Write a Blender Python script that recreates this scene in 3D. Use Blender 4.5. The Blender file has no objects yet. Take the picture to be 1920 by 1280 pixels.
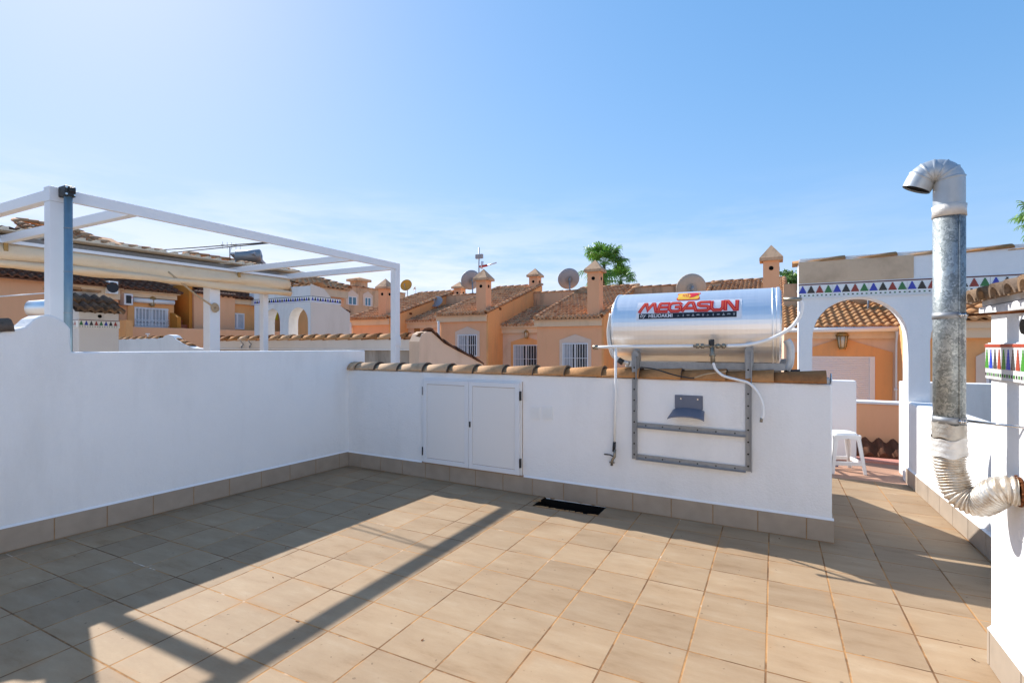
import bpy, bmesh, math, random
from mathutils import Vector, Matrix
random.seed(11)
C = bpy.data.collections.new('place'); bpy.context.scene.collection.children.link(C)
SC = bpy.context.scene
# ---------------------------------------------------------------- camera geometry (measured from the terrace tile grid)
H, F, HY, YAW = 1.442, 952.7, 650.0, 0.4751
cY, sY = math.cos(YAW), math.sin(YAW)
SUN = Vector((-1.18, 0.435, 1.0)).normalized()
def ray(px, py):
    r = (px-960)/F; return Vector((cY*r-sY, sY*r+cY, (HY-py)/F))
O0 = Vector((0, 0, H))
def pZ(px, py, z=0.0):
    d = ray(px, py); return O0 + d*((z-H)/d.z)
def pX(px, py, x):
    d = ray(px, py); return O0 + d*(x/d.x)
def pY(px, py, y):
    d = ray(px, py); return O0 + d*(y/d.y)
def pPl(px, py, a, b):            # vertical plane through plan points a, b
    d = ray(px, py); n = Vector((-(b[1]-a[1]), b[0]-a[0]))
    t = (n.x*a[0]+n.y*a[1])/(n.x*d.x+n.y*d.y); return O0 + d*t
LA, LB = (-4.805, 1.52), (-4.604, 4.591)         # inner face of the left wall, plan
BA, BB = (-4.604, 4.591), (0.384, 4.407)         # front face of the back wall, plan
pL = lambda px, py: pPl(px, py, LA, LB)
pB = lambda px, py: pPl(px, py, BA, BB)
def lx(y): return LA[0]+(LB[0]-LA[0])*(y-LA[1])/(LB[1]-LA[1])
def by(x): return BA[1]+(BB[1]-BA[1])*(x-BA[0])/(BB[0]-BA[0])

# ---------------------------------------------------------------- materials
def newmat(name):
    m = bpy.data.materials.new(name); m.use_nodes = True
    nt = m.node_tree; b = nt.nodes['Principled BSDF']; return m, nt, b
def N(nt, t, **kw):
    n = nt.nodes.new(t)
    for k, v in kw.items(): setattr(n, k, v)
    return n
def math_(nt, op, a, b=None, c=None):
    n = N(nt, 'ShaderNodeMath', operation=op)
    for i, v in enumerate((a, b, c)):
        if v is None: continue
        if isinstance(v, (int, float)): n.inputs[i].default_value = v
        else: nt.links.new(v, n.inputs[i])
    return n.outputs[0]
def mix(nt, fac, a, b, mode='MIX'):
    n = N(nt, 'ShaderNodeMix', data_type='RGBA', blend_type=mode)
    for s, v in ((n.inputs[0], fac), (n.inputs[6], a), (n.inputs[7], b)):
        if isinstance(v, (int, float)): s.default_value = v
        elif isinstance(v, tuple): s.default_value = (*v[:3], 1)
        else: nt.links.new(v, s)
    return n.outputs[2]
def ramp(nt, fac, stops):
    n = N(nt, 'ShaderNodeValToRGB'); e = n.color_ramp.elements
    while len(e) < len(stops): e.new(0.5)
    for k, (p, c) in zip(e, stops):
        k.position = p; k.color = (*c, 1) if isinstance(c, tuple) else (c, c, c, 1)
    nt.links.new(fac, n.inputs[0]); return n.outputs[0]
def pos(nt): return N(nt, 'ShaderNodeNewGeometry').outputs['Position']
def noise(nt, scale, detail=4, rough=0.55, vec=None, scl=None):
    n = N(nt, 'ShaderNodeTexNoise'); n.inputs['Scale'].default_value = scale
    n.inputs['Detail'].default_value = detail; n.inputs['Roughness'].default_value = rough
    v = vec or pos(nt)
    if scl:
        mp = N(nt, 'ShaderNodeMapping'); mp.inputs['Scale'].default_value = scl; nt.links.new(v, mp.inputs[0]); v = mp.outputs[0]
    nt.links.new(v, n.inputs['Vector']); return n.outputs['Fac']
def bump(nt, b, h, strength, dist):
    n = N(nt, 'ShaderNodeBump'); n.inputs['Strength'].default_value = strength; n.inputs['Distance'].default_value = dist
    nt.links.new(h, n.inputs['Height']); nt.links.new(n.outputs[0], b.inputs['Normal'])
def simple(name, col, rough=0.6, metal=0.0, var=0.12, scale=8, bmp=0):
    m, nt, b = newmat(name)
    f = noise(nt, scale)
    b.inputs['Roughness'].default_value = rough; b.inputs['Metallic'].default_value = metal
    if rough > .65: b.inputs['Specular IOR Level'].default_value = 0.12
    nt.links.new(mix(nt, f, tuple(c*(1-var) for c in col), tuple(min(1, c*(1+var)) for c in col)), b.inputs['Base Color'])
    if bmp: bump(nt, b, noise(nt, scale*6), bmp, 0.01)
    return m
def plaster(name, col, stain=None, amt=0.3, grain=70, bs=0.35, drip=False):
    m, nt, b = newmat(name); b.inputs['Roughness'].default_value = 0.92; b.inputs['Specular IOR Level'].default_value = 0.1
    c = mix(nt, noise(nt, 0.9, 5), tuple(x*0.93 for x in col), tuple(min(1, x*1.05) for x in col))
    c = mix(nt, math_(nt, 'MULTIPLY', noise(nt, grain*1.3, 2), 0.16), c, tuple(x*0.7 for x in col))
    if stain:
        s = ramp(nt, noise(nt, 2.2, 7, 0.65, scl=(1, 1, 0.25) if drip else None), [(0.48, 0.0), (0.72, 1.0)])
        c = mix(nt, math_(nt, 'MULTIPLY', s, amt), c, stain)
    nt.links.new(c, b.inputs['Base Color'])
    h = math_(nt, 'ADD', noise(nt, grain, 3), math_(nt, 'MULTIPLY', noise(nt, 9, 3), 1.5))
    h = math_(nt, 'ADD', h, math_(nt, 'MULTIPLY', noise(nt, 2.6, 5, 0.6), 3.2))
    bump(nt, b, h, bs, 0.006)
    return m
def clay(name, cols, dark=0.45, scale=6.0, dcol=(0.035, 0.026, 0.02)):
    m, nt, b = newmat(name); b.inputs['Roughness'].default_value = 0.88; b.inputs['Specular IOR Level'].default_value = 0.1
    a = N(nt, 'ShaderNodeAttribute', attribute_name='rnd').outputs['Fac']
    n = len(cols); c = ramp(nt, a, [(i/max(1, n-1), cols[i]) for i in range(n)])
    c = mix(nt, math_(nt, 'MULTIPLY', noise(nt, scale*5, 5, 0.7), 0.5), c, tuple(x*0.45 for x in cols[n//2]))
    s = ramp(nt, math_(nt, 'ADD', noise(nt, scale, 7, 0.68), math_(nt, 'MULTIPLY', a, 0.10)), [(0.52, 0.0), (0.70, 1.0)])
    c = mix(nt, math_(nt, 'MULTIPLY', s, dark), c, dcol)
    nt.links.new(c, b.inputs['Base Color']); bump(nt, b, noise(nt, scale*12, 4), 0.5, 0.006)
    return m
M = {}
M['white'] = plaster('white_plaster', (0.85, 0.845, 0.84), (0.62, 0.61, 0.59), 0.34, 70, 0.5, True)
M['white_far'] = plaster('white_plaster_weathered', (0.76, 0.75, 0.73), (0.45, 0.43, 0.40), 0.4, 40, 0.2, True)
M['pinkwhite'] = plaster('cream_plaster', (0.72, 0.64, 0.56), (0.5, 0.42, 0.34), 0.3, 40, 0.25, True)
M['ochre'] = plaster('ochre_plaster', (0.84, 0.45, 0.25), (0.66, 0.35, 0.18), 0.35, 40, 0.35, True)
M['ochre_warm'] = plaster('warm_ochre_plaster', (0.82, 0.41, 0.165), (0.52, 0.29, 0.15), 0.45, 40, 0.35, True)
M['ochre_pale'] = plaster('pale_ochre_plaster', (0.78, 0.56, 0.40), (0.40, 0.26, 0.16), 0.3, 40, 0.3, True)
M['ochre_dirty'] = plaster('dirty_ochre_plaster', (0.64, 0.41, 0.25), (0.17, 0.115, 0.08), 0.75, 30, 0.35, True)
M['surround'] = plaster('grey_pink_trim', (0.74, 0.58, 0.46), (0.46, 0.34, 0.26), 0.2, 40, 0.2)
M['cornice'] = plaster('cream_cornice', (0.76, 0.57, 0.38), (0.42, 0.30, 0.19), 0.3, 40, 0.15, True)
M['deep_orange'] = plaster('deep_orange_paint', (0.62, 0.24, 0.045), (0.5, 0.18, 0.04), 0.3, 40, 0.2)
M['concrete'] = plaster('stained_concrete', (0.42, 0.36, 0.30), (0.10, 0.085, 0.07), 0.85, 30, 0.4, True)
M['rust_plaster'] = plaster('weathered_bare_render', (0.64, 0.47, 0.32), (0.30, 0.20, 0.13), 0.6, 45, 0.55)
M['step_red'] = simple('red_step_tile', (0.34, 0.085, 0.035), 0.6)
M['clay'] = clay('terracotta_tile', [(0.42, 0.18, 0.085), (0.60, 0.30, 0.15), (0.74, 0.43, 0.23), (0.58, 0.33, 0.20)], 0.28)
M['clay_warm'] = clay('warm_terracotta_tile', [(0.46, 0.20, 0.08), (0.56, 0.28, 0.12), (0.62, 0.34, 0.16), (0.50, 0.27, 0.15)], 0.3)
M['clay_dark'] = clay('dark_terracotta_tile', [(0.13, 0.062, 0.04), (0.19, 0.085, 0.05), (0.16, 0.08, 0.055)], 0.5)
M['clay_near'] = clay('weathered_coping_clay', [(0.66, 0.47, 0.31), (0.64, 0.42, 0.25), (0.60, 0.345, 0.18), (0.58, 0.295, 0.125), (0.54, 0.245, 0.09), (0.25, 0.085, 0.035)], 0.34, 7.0)
M['clay_moss'] = clay('lichened_clay', [(0.16, 0.12, 0.095), (0.24, 0.17, 0.12), (0.42, 0.26, 0.14)], 0.75, 8.0)
M['alu'] = simple('white_powder_coated_aluminium', (0.74, 0.75, 0.77), 0.35, 0, 0.03)
M['pvc'] = simple('white_plastic', (0.80, 0.80, 0.79), 0.38, 0, 0.03)
M['pvc_grey'] = simple('grey_plastic', (0.13, 0.145, 0.19), 0.45, 0, 0.12, 20)
M['door'] = simple('white_lacquered_sheet', (0.76, 0.75, 0.735), 0.42, 0, 0.02, 2)
M['black'] = simple('black_plastic', (0.012, 0.012, 0.013), 0.5)
M['dark_hole'] = simple('hole_shade_dark', (0.008, 0.007, 0.006), 0.95)  # near-black colour painted in for the shade inside holes and the drain
M['rubber'] = simple('black_rubber', (0.02, 0.02, 0.022), 0.6)
M['rust'] = simple('rusty_edge', (0.16, 0.055, 0.02), 0.9, 0, 0.5, 60)
M['brown_grout'] = simple('sealant_line', (0.33, 0.23, 0.16), 0.8)
M['brass'] = simple('dull_brass_fitting', (0.30, 0.26, 0.20), 0.42, 0.75, 0.3, 60)
M['steel'] = simple('bright_steel', (0.62, 0.62, 0.62), 0.25, 1.0, 0.1, 30)
M['mortar'] = simple('whitewashed_mortar', (0.78, 0.77, 0.75), 0.9, 0, 0.06, 30, 0.4)
M['cloth'] = plaster('beige_canvas', (0.80, 0.62, 0.42), (0.52, 0.33, 0.17), 0.4, 60, 0.9)
M['cream_sheet'] = simple('cream_roof_sheet', (0.62, 0.53, 0.40), 0.6, 0, 0.15, 3)
M['shutter'] = simple('pale_grey_roller_slats', (0.74, 0.73, 0.74), 0.5, 0, 0.04)
M['glass_dark'] = simple('dark_window_glass', (0.045, 0.05, 0.055), 0.08, 0, 0.4, 3)
M['curtain'] = simple('curtained_window', (0.45, 0.47, 0.50), 0.5, 0, 0.2, 6)
M['glass_blue'] = simple('blue_shutter_glass', (0.10, 0.22, 0.30), 0.2, 0, 0.2, 5)
M['dish'] = simple('grey_dish_paint', (0.36, 0.34, 0.34), 0.55, 0, 0.12, 12)
M['dish_beige'] = simple('beige_dish_paint', (0.48, 0.38, 0.29), 0.6, 0, 0.12, 12)
M['dish_yellow'] = simple('yellow_dish_paint', (0.62, 0.29, 0.02), 0.5, 0, 0.1, 12)
M['red'] = simple('red_plastic', (0.55, 0.03, 0.02), 0.45)
M['g_white'] = simple('glazed_white_tile', (0.78, 0.78, 0.76), 0.2, 0, 0.04)
M['g_green'] = simple('glazed_green', (0.025, 0.16, 0.04), 0.2, 0, 0.15)
M['g_blue'] = simple('glazed_blue', (0.02, 0.04, 0.36), 0.2, 0, 0.15)
M['g_black'] = simple('glazed_black', (0.02, 0.018, 0.016), 0.2, 0, 0.15)
M['g_red'] = simple('glazed_red', (0.28, 0.03, 0.018), 0.2, 0, 0.15)
M['g_maroon'] = simple('glazed_maroon', (0.12, 0.02, 0.016), 0.2, 0, 0.15)
M['g_green2'] = simple('bright_glazed_green', (0.06, 0.30, 0.03), 0.2, 0, 0.15)
M['g_blue2'] = simple('bright_glazed_blue', (0.01, 0.06, 0.55), 0.2, 0, 0.15)
M['g_grey2'] = simple('glazed_dark_grey', (0.07, 0.07, 0.068), 0.2, 0, 0.15)
M['g_red2'] = simple('bright_glazed_red', (0.42, 0.07, 0.035), 0.2, 0, 0.15)
M['sticker'] = simple('pale_sticker_film', (0.74, 0.76, 0.80), 0.35, 0.0, 0.03)
M['ink_red'] = simple('red_print', (0.66, 0.015, 0.018), 0.4, 0, 0.05)
M['ink_orange'] = simple('orange_print', (0.85, 0.16, 0.05), 0.4, 0, 0.05)
M['ink_yellow'] = simple('yellow_print', (0.85, 0.48, 0.04), 0.4, 0, 0.05)
M['ink_black'] = simple('black_print', (0.01, 0.01, 0.015), 0.4)
M['ink_white'] = simple('white_print', (0.72, 0.72, 0.74), 0.4, 0, 0.03)
M['ink_grey'] = simple('grey_print', (0.33, 0.34, 0.36), 0.4, 0, 0.03)
M['trunk'] = simple('palm_trunk_fibre', (0.12, 0.085, 0.055), 0.95, 0, 0.3, 20, 0.6)
M['skirt'] = simple('beige_skirting_tile', (0.352, 0.287, 0.223), 0.42, 0, 0.22, 7)
M['grout'] = simple('ochre_grout', (0.36, 0.22, 0.11), 0.9, 0, 0.3, 30)
M['terracotta_floor'] = simple('terracotta_floor_tile', (0.40, 0.225, 0.145), 0.6, 0, 0.15, 5)
M['amber'] = simple('amber_lantern_metal', (0.36, 0.22, 0.07), 0.5, 0.3)
M['lantern_glass'] = simple('frosted_lantern_glass', (0.6, 0.55, 0.42), 0.3)
M['collector'] = simple('black_collector_glass', (0.015, 0.02, 0.03), 0.08)
M['rope'] = simple('beige_rope', (0.45, 0.33, 0.21), 0.9)
M['sign_yellow'] = simple('yellow_sign', (0.75, 0.60, 0.02), 0.5)
M['flex'] = simple('white_corrugated_foil', (0.60, 0.59, 0.57), 0.45, 0.2, 0.2, 30)
M['tape'] = simple('pale_wrapping_tape', (0.66, 0.63, 0.58), 0.4, 0.1, 0.18, 25, 0.3)

def leafmat(name, a, b_):
    m, nt, b = newmat(name); b.inputs['Roughness'].default_value = 0.5
    at = N(nt, 'ShaderNodeAttribute', attribute_name='rnd').outputs['Fac']
    nt.links.new(mix(nt, at, a, b_), b.inputs['Base Color'])
    tr = N(nt, 'ShaderNodeBsdfTranslucent'); ms = N(nt, 'ShaderNodeMixShader'); ms.inputs[0].default_value = .30; out = nt.nodes['Material Output']
    nt.links.new(mix(nt, at, tuple(min(1, x*1.6) for x in a), tuple(min(1, x*1.6) for x in b_)), tr.inputs['Color']); nt.links.new(b.outputs[0], ms.inputs[1]); nt.links.new(tr.outputs[0], ms.inputs[2]); nt.links.new(ms.outputs[0], out.inputs[0])
    return m
M['frond'] = leafmat('palm_leaf', (0.045, 0.12, 0.015), (0.17, 0.34, 0.05))
M['foliage'] = leafmat('tree_leaf', (0.03, 0.08, 0.012), (0.12, 0.22, 0.04))

def floor_mat():
    m, nt, b = newmat('beige_floor_tiles'); S = 0.33004
    sep = N(nt, 'ShaderNodeSeparateXYZ'); nt.links.new(pos(nt), sep.inputs[0])
    wob = math_(nt, 'MULTIPLY', math_(nt, 'SUBTRACT', noise(nt, 14, 3), 0.5), 0.006)
    tx = math_(nt, 'DIVIDE', math_(nt, 'ADD', sep.outputs[0], 0.36 + 0.33004*40), S)
    ty = math_(nt, 'DIVIDE', math_(nt, 'SUBTRACT', sep.outputs[1], 2.8576 - 0.33004*40), S)
    def edge(t):
        f = math_(nt, 'FRACT', t); g = math_(nt, 'SUBTRACT', 1.0, f)
        return math_(nt, 'ADD', math_(nt, 'MINIMUM', f, g), wob)
    ex, ey = edge(tx), edge(ty)
    # column joints are wider than the row joints, as laid
    gx = ramp(nt, ex, [(0.0095, 1.0), (0.0165, 0.0)]); gy = ramp(nt, ey, [(0.0085, 1.0), (0.0150, 0.0)])
    g = math_(nt, 'MAXIMUM', gx, gy)
    cmb = N(nt, 'ShaderNodeCombineXYZ'); nt.links.new(math_(nt, 'FLOOR', tx), cmb.inputs[0]); nt.links.new(math_(nt, 'FLOOR', ty), cmb.inputs[1])
    wn = N(nt, 'ShaderNodeTexWhiteNoise', noise_dimensions='2D'); nt.links.new(cmb.outputs[0], wn.inputs[0])
    rnd = wn.outputs['Value']
    off = N(nt, 'ShaderNodeVectorMath', operation='MULTIPLY_ADD'); off.inputs[1].default_value = (7.3, 5.1, 3)
    nt.links.new(wn.outputs['Color'], off.inputs[0]); nt.links.new(pos(nt), off.inputs[2])
    streak = noise(nt, 5.5, 7, 0.68, vec=off.outputs[0], scl=(0.45, 1.5, 1))
    fine = noise(nt, 95, 4, 0.65)
    c = ramp(nt, streak, [(0.28, (0.305, 0.20, 0.110)), (0.43, (0.372, 0.257, 0.153)), (0.57, (0.406, 0.289, 0.177)), (0.72, (0.45, 0.338, 0.222))])
    c = mix(nt, 1.0, c, ramp(nt, rnd, [(0.0, (0.86, 0.85, 0.85)), (0.5, (0.97, 0.96, 0.95)), (1.0, (1.06, 1.05, 1.04))]), 'MULTIPLY')
    c = mix(nt, math_(nt, 'MULTIPLY', fine, 0.22), c, (0.17, 0.125, 0.09))
    # pale lime bloom and rusty wash spread out of some joints
    rust = math_(nt, 'MULTIPLY', ramp(nt, noise(nt, 1.7, 5, 0.65), [(0.52, 0.0), (0.74, 1.0)]), ramp(nt, math_(nt, 'MINIMUM', ex, ey), [(0.0, 0.85), (0.15, 0.0)]))
    c = mix(nt, rust, c, (0.40, 0.22, 0.10))
    soil = ramp(nt, noise(nt, 0.95, 7, 0.72), [(0.40, 0.0), (0.72, 0.26)])
    c = mix(nt, soil, c, (0.20, 0.145, 0.10))
    spots = ramp(nt, noise(nt, 33, 1, 0.4), [(0.735, 0.0), (0.775, 0.55)])
    c = mix(nt, spots, c, (0.13, 0.085, 0.055))
    gcol = ramp(nt, noise(nt, 2.3, 5, 0.7), [(0.30, (0.10, 0.055, 0.03)), (0.44, (0.20, 0.105, 0.05)), (0.53, (0.40, 0.21, 0.085)), (0.62, (0.44, 0.24, 0.105)), (0.69, (0.64, 0.55, 0.45))])
    c = mix(nt, g, c, gcol)
    nt.links.new(c, b.inputs['Base Color'])
    r = math_(nt, 'ADD', math_(nt, 'MULTIPLY', streak, 0.25), 0.52)
    r = math_(nt, 'MAXIMUM', r, math_(nt, 'MULTIPLY', g, 0.9)); nt.links.new(r, b.inputs['Roughness'])
    h = math_(nt, 'SUBTRACT', math_(nt, 'MULTIPLY', fine, 0.12), math_(nt, 'MULTIPLY', g, 1.0))
    h = math_(nt, 'ADD', h, math_(nt, 'MULTIPLY', rnd, 0.05))
    bump(nt, b, h, 0.5, 0.004); b.inputs['Specular IOR Level'].default_value = 0.08
    return m
M['floor'] = floor_mat()
def galv():
    m, nt, b = newmat('spangled_galvanised_steel')
    v = N(nt, 'ShaderNodeTexVoronoi'); v.inputs['Scale'].default_value = 75; v.inputs['Randomness'].default_value = 1
    nz = N(nt, 'ShaderNodeTexNoise'); nz.inputs['Scale'].default_value = 60; nt.links.new(pos(nt), nz.inputs['Vector'])
    nt.links.new(mix(nt, 0.06, pos(nt), nz.outputs['Color']), v.inputs['Vector'])
    s = N(nt, 'ShaderNodeSeparateColor'); nt.links.new(v.outputs['Color'], s.inputs[0])
    f = math_(nt, 'ADD', math_(nt, 'MULTIPLY', s.outputs[0], 0.75), math_(nt, 'MULTIPLY', noise(nt, 6, 5), 0.35))
    c = ramp(nt, f, [(0.1, (0.15, 0.17, 0.17)), (0.5, (0.27, 0.295, 0.295)), (0.95, (0.45, 0.48, 0.475))])
    nt.links.new(c, b.inputs['Base Color']); b.inputs['Metallic'].default_value = 0.55
    nt.links.new(math_(nt, 'ADD', math_(nt, 'MULTIPLY', s.outputs[1], 0.2), 0.42), b.inputs['Roughness'])
    return m
M['galv'] = galv()
M['galv_plain'] = simple('dull_galvanised_angle', (0.30, 0.31, 0.32), 0.5, 0.5, 0.25, 30)
M['pole_steel'] = simple('blue_grey_steel_tube', (0.20, 0.29, 0.34), 0.4, 0.5, 0.2, 12)
def alu_flex():
    m, nt, b = newmat('crumpled_aluminium_foil_duct'); b.inputs['Metallic'].default_value = 0.5
    s = ramp(nt, noise(nt, 16, 6, 0.7), [(0.42, 0.0), (0.64, 1.0)])
    nt.links.new(mix(nt, math_(nt, 'MULTIPLY', s, 0.75), (0.66, 0.62, 0.55), (0.44, 0.31, 0.18)), b.inputs['Base Color'])
    b.inputs['Roughness'].default_value = 0.44; bump(nt, b, noise(nt, 70, 3), 0.25, 0.01); return m
M['duct'] = alu_flex()
M['cowl'] = simple('aluminium_elbow', (0.43, 0.46, 0.48), 0.45, 0.5, 0.15, 20)
def tankm():
    m, nt, b = newmat('brushed_stainless_jacket'); b.inputs['Metallic'].default_value = 0.74
    f = noise(nt, 60, 4, 0.6, scl=(1.0, 0.02, 0.02))
    nt.links.new(mix(nt, f, (0.86, 0.85, 0.84), (0.94, 0.93, 0.92)), b.inputs['Base Color'])
    nt.links.new(math_(nt, 'ADD', math_(nt, 'MULTIPLY', f, 0.12), 0.29), b.inputs['Roughness'])
    bump(nt, b, noise(nt, 40, 3, 0.5, scl=(1.0, 0.03, 0.03)), 0.05, 0.002)
    return m
M['tank'] = tankm()
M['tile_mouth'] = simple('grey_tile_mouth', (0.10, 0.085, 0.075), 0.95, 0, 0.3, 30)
M['tape_clear'] = simple('yellowed_clear_tape', (0.42, 0.38, 0.32), 0.3, 0.2, 0.25, 25, 0.3)

# ---------------------------------------------------------------- mesh builder
class MB:
    def __init__(s): s.v = []; s.f = []; s.m = []; s.r = []; s.sm = []
    def face(s, idx, m=0, r=0.5, sm=False): s.f.append(idx); s.m.append(m); s.r.append(r); s.sm.append(sm)
    def add(s, vs):
        k = len(s.v); s.v += [Vector(v) for v in vs]; return k
    def quad(s, a, b, c, d, m=0, r=0.5, sm=False):
        k = s.add((a, b, c, d)); s.face((k, k+1, k+2, k+3), m, r, sm)
    def poly(s, pts, m=0, r=0.5):
        k = s.add(pts); s.face(tuple(range(k, k+len(pts))), m, r)
    def obox(s, o, U, V, W, u0, u1, v0, v1, w0, w1, m=0, r=0.5):
        o = Vector(o); U = Vector(U); V = Vector(V); W = Vector(W)
        k = s.add([o+U*u+V*v+W*w for u in (u0, u1) for v in (v0, v1) for w in (w0, w1)])
        for q in ((0, 1, 3, 2), (4, 6, 7, 5), (0, 4, 5, 1), (2, 3, 7, 6), (0, 2, 6, 4), (1, 5, 7, 3)):
            s.face(tuple(k+i for i in q), m, r)
    def box(s, x0, x1, y0, y1, z0, z1, m=0, r=0.5):
        s.obox((0, 0, 0), (1, 0, 0), (0, 1, 0), (0, 0, 1), min(x0, x1), max(x0, x1), min(y0, y1), max(y0, y1), min(z0, z1), max(z0, z1), m, r)
    def prism(s, pts, ext, m=0, r=0.5):                      # planar outline (3-D points) pushed by vector ext
        n = len(pts); ext = Vector(ext); k = s.add([Vector(p) for p in pts]+[Vector(p)+ext for p in pts])
        s.face(tuple(range(k, k+n)), m, r); s.face(tuple(range(k+2*n-1, k+n-1, -1)), m, r)
        for i in range(n):
            j = (i+1) % n; s.face((k+i, k+n+i, k+n+j, k+j), m, r)
    def tube(s, pts, rad, seg=10, m=0, r=0.5, caps=True, ringrad=None):
        pts = [Vector(p) for p in pts]; rings = []; prev = None
        for i, p in enumerate(pts):
            t = (pts[min(i+1, len(pts)-1)]-pts[max(i-1, 0)]).normalized()
            if prev is None:
                a = t.cross(Vector((0, 0, 1)));
                if a.length < 1e-3: a = t.cross(Vector((0, 1, 0)))
                a.normalize()
            else:
                a = prev-t*prev.dot(t); a.normalize()
            prev = a; b = t.cross(a); rr = ringrad[i] if ringrad else rad
            rings.append(s.add([p+(a*math.cos(2*math.pi*j/seg)+b*math.sin(2*math.pi*j/seg))*rr for j in range(seg)]))
        for k0, k1 in zip(rings, rings[1:]):
            for j in range(seg):
                l = (j+1) % seg; s.face((k0+j, k0+l, k1+l, k1+j), m, r, True)
        if caps:
            s.face(tuple(rings[0]+j for j in reversed(range(seg))), m, r); s.face(tuple(rings[-1]+j for j in range(seg)), m, r)
    def barrel(s, p0, p1, r0, r1, up=(0, 0, 1), th=0.012, seg=8, m=0, r=None, arc=math.pi, flat=1.0, lipm=None):
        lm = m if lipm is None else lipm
        # one half-round clay tile from its narrow end p0 to its wide end p1
        p0 = Vector(p0); p1 = Vector(p1); t = (p1-p0).normalized(); up = Vector(up); up = (up-t*up.dot(t)).normalized(); a = t.cross(up)
        r = random.random() if r is None else r
        def ring(p, rad): return s.add([p+a*math.cos(math.pi/2+arc*(j/seg-0.5))*rad+up*math.sin(math.pi/2+arc*(j/seg-0.5))*rad*flat for j in range(seg+1)])
        o0, o1, i0, i1 = ring(p0, r0), ring(p1, r1), ring(p0, r0-th), ring(p1, r1-th)
        for j in range(seg):
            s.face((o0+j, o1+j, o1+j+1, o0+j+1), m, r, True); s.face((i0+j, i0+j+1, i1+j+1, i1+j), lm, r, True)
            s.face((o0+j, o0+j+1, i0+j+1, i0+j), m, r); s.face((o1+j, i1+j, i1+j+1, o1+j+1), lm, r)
        for q in (0, seg): s.face((o0+q, i0+q, i1+q, o1+q), m, r)
    def row(s, p0, p1, n, rad, up=(0, 0, 1), th=0.015, seg=6, m=0, lap=1.15, flat=1.0):
        p0 = Vector(p0); p1 = Vector(p1); d = (p1-p0)/n; u = Vector(up)
        for i in range(n):
            a = p0+d*(i-(lap-1)); b = p0+d*(i+1)
            s.barrel(a-u*rad*0.10, b+u*rad*0.06, rad*0.86, rad, up, th, seg, m, None, math.pi, flat)
    def roof(s, o, U, W, V, L, tw=0.18, cl=0.34, amp=0.035, m=0, clip=None, base=None):
        # tiled pitch: o eave corner, U unit along the eave (width W), V unit up the slope (length L)
        o = Vector(o); U = Vector(U).normalized(); V = Vector(V).normalized(); Nn = U.cross(V)
        if Nn.z < 0: Nn = -Nn
        nc = max(1, round(W/tw)); nr = max(1, round(L/cl)); tw = W/nc; cl = L/nr; K = 6
        prof = [(j/K, (math.sin(math.pi*j/(K*0.62))*amp if j/K < 0.62 else -math.sin(math.pi*(j/K-0.62)/0.38)*amp*0.45)) for j in range(K+1)]
        for c in range(nc):
            for q in range(nr):
                if clip and not clip((c+0.5)*tw, (q+0.5)*cl): continue
                rr = min(1, max(0, random.gauss(0.5, 0.28)))
                jit = random.uniform(-0.012, 0.012); lift = amp*random.uniform(0.75, 1.15)
                lo = s.add([o+U*((c+f)*tw)+V*(q*cl-0.03+jit)+Nn*(h+lift) for f, h in prof])
                hi = s.add([o+U*((c+f)*tw)+V*((q+1)*cl)+Nn*(h*0.9) for f, h in prof])
                lp = s.add([o+U*((c+f)*tw)+V*(q*cl-0.03+jit)+Nn*(h*0.9-0.01) for f, h in prof])
                for j in range(K):
                    s.face((lo+j, lo+j+1, hi+j+1, hi+j), m, rr, True); s.face((lp+j, lp+j+1, lo+j+1, lo+j), m, rr)
        if base:                                              # solid deck under the tiles
            s.obox(o, U, V, Nn, 0, W, 0, L, -base, -amp*0.55, m, 0.4)
    def disc(s, c, n, rad, seg=16, m=0, th=0.01):
        c = Vector(c); n = Vector(n).normalized(); s.tube([c-n*th, c+n*th], rad, seg, m)
    def build(s, name, mats, parent=None, bevel=0, smooth=False, origin=None, seg=2):
        if not isinstance(mats, (list, tuple)): mats = [mats]
        me = bpy.data.meshes.new(name)
        if parent is not None: off = Vector(parent['_o'])
        elif origin is not None: off = Vector(origin)
        else:
            xs = [v.x for v in s.v]; ys = [v.y for v in s.v]; off = Vector(((min(xs)+max(xs))/2, (min(ys)+max(ys))/2, min(v.z for v in s.v)))
        me.from_pydata([v-off for v in s.v], [], s.f)
        for mm in mats: me.materials.append(M[mm] if isinstance(mm, str) else mm)
        me.polygons.foreach_set('material_index', s.m)
        me.polygons.foreach_set('use_smooth', [True]*len(s.f) if smooth else s.sm)
        at = me.attributes.new('rnd', 'FLOAT', 'FACE'); at.data.foreach_set('value', s.r)
        bm = bmesh.new(); bm.from_mesh(me); bmesh.ops.recalc_face_normals(bm, faces=bm.faces[:]); bm.to_mesh(me); bm.free()
        o = bpy.data.objects.new(name, me); C.objects.link(o)
        if parent is not None: o.parent = parent
        else: o.location = off
        o['_o'] = tuple(off)
        if bevel:
            b = o.modifiers.new('edge', 'BEVEL'); b.width = bevel; b.segments = seg; b.limit_method = 'ANGLE'; b.angle_limit = math.radians(40)
        return o
def tag(o, label=None, cat=None, group=None, kind=None):
    if label: o['label'] = label
    if cat: o['category'] = cat
    if group: o['group'] = group
    if kind: o['kind'] = kind
    return o
def thing(name, loc, label, cat, group=None):
    o = bpy.data.objects.new(name, None); C.objects.link(o); o.location = loc; o.empty_display_size = 0.2
    o['_o'] = tuple(loc); return tag(o, label, cat, group)
def copy_tree(o, parent=None):
    c = o.copy(); C.objects.link(c)
    if parent: c.parent = parent
    for ch in [x for x in C.objects if x.parent == o]: copy_tree(ch, c)
    return c
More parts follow.
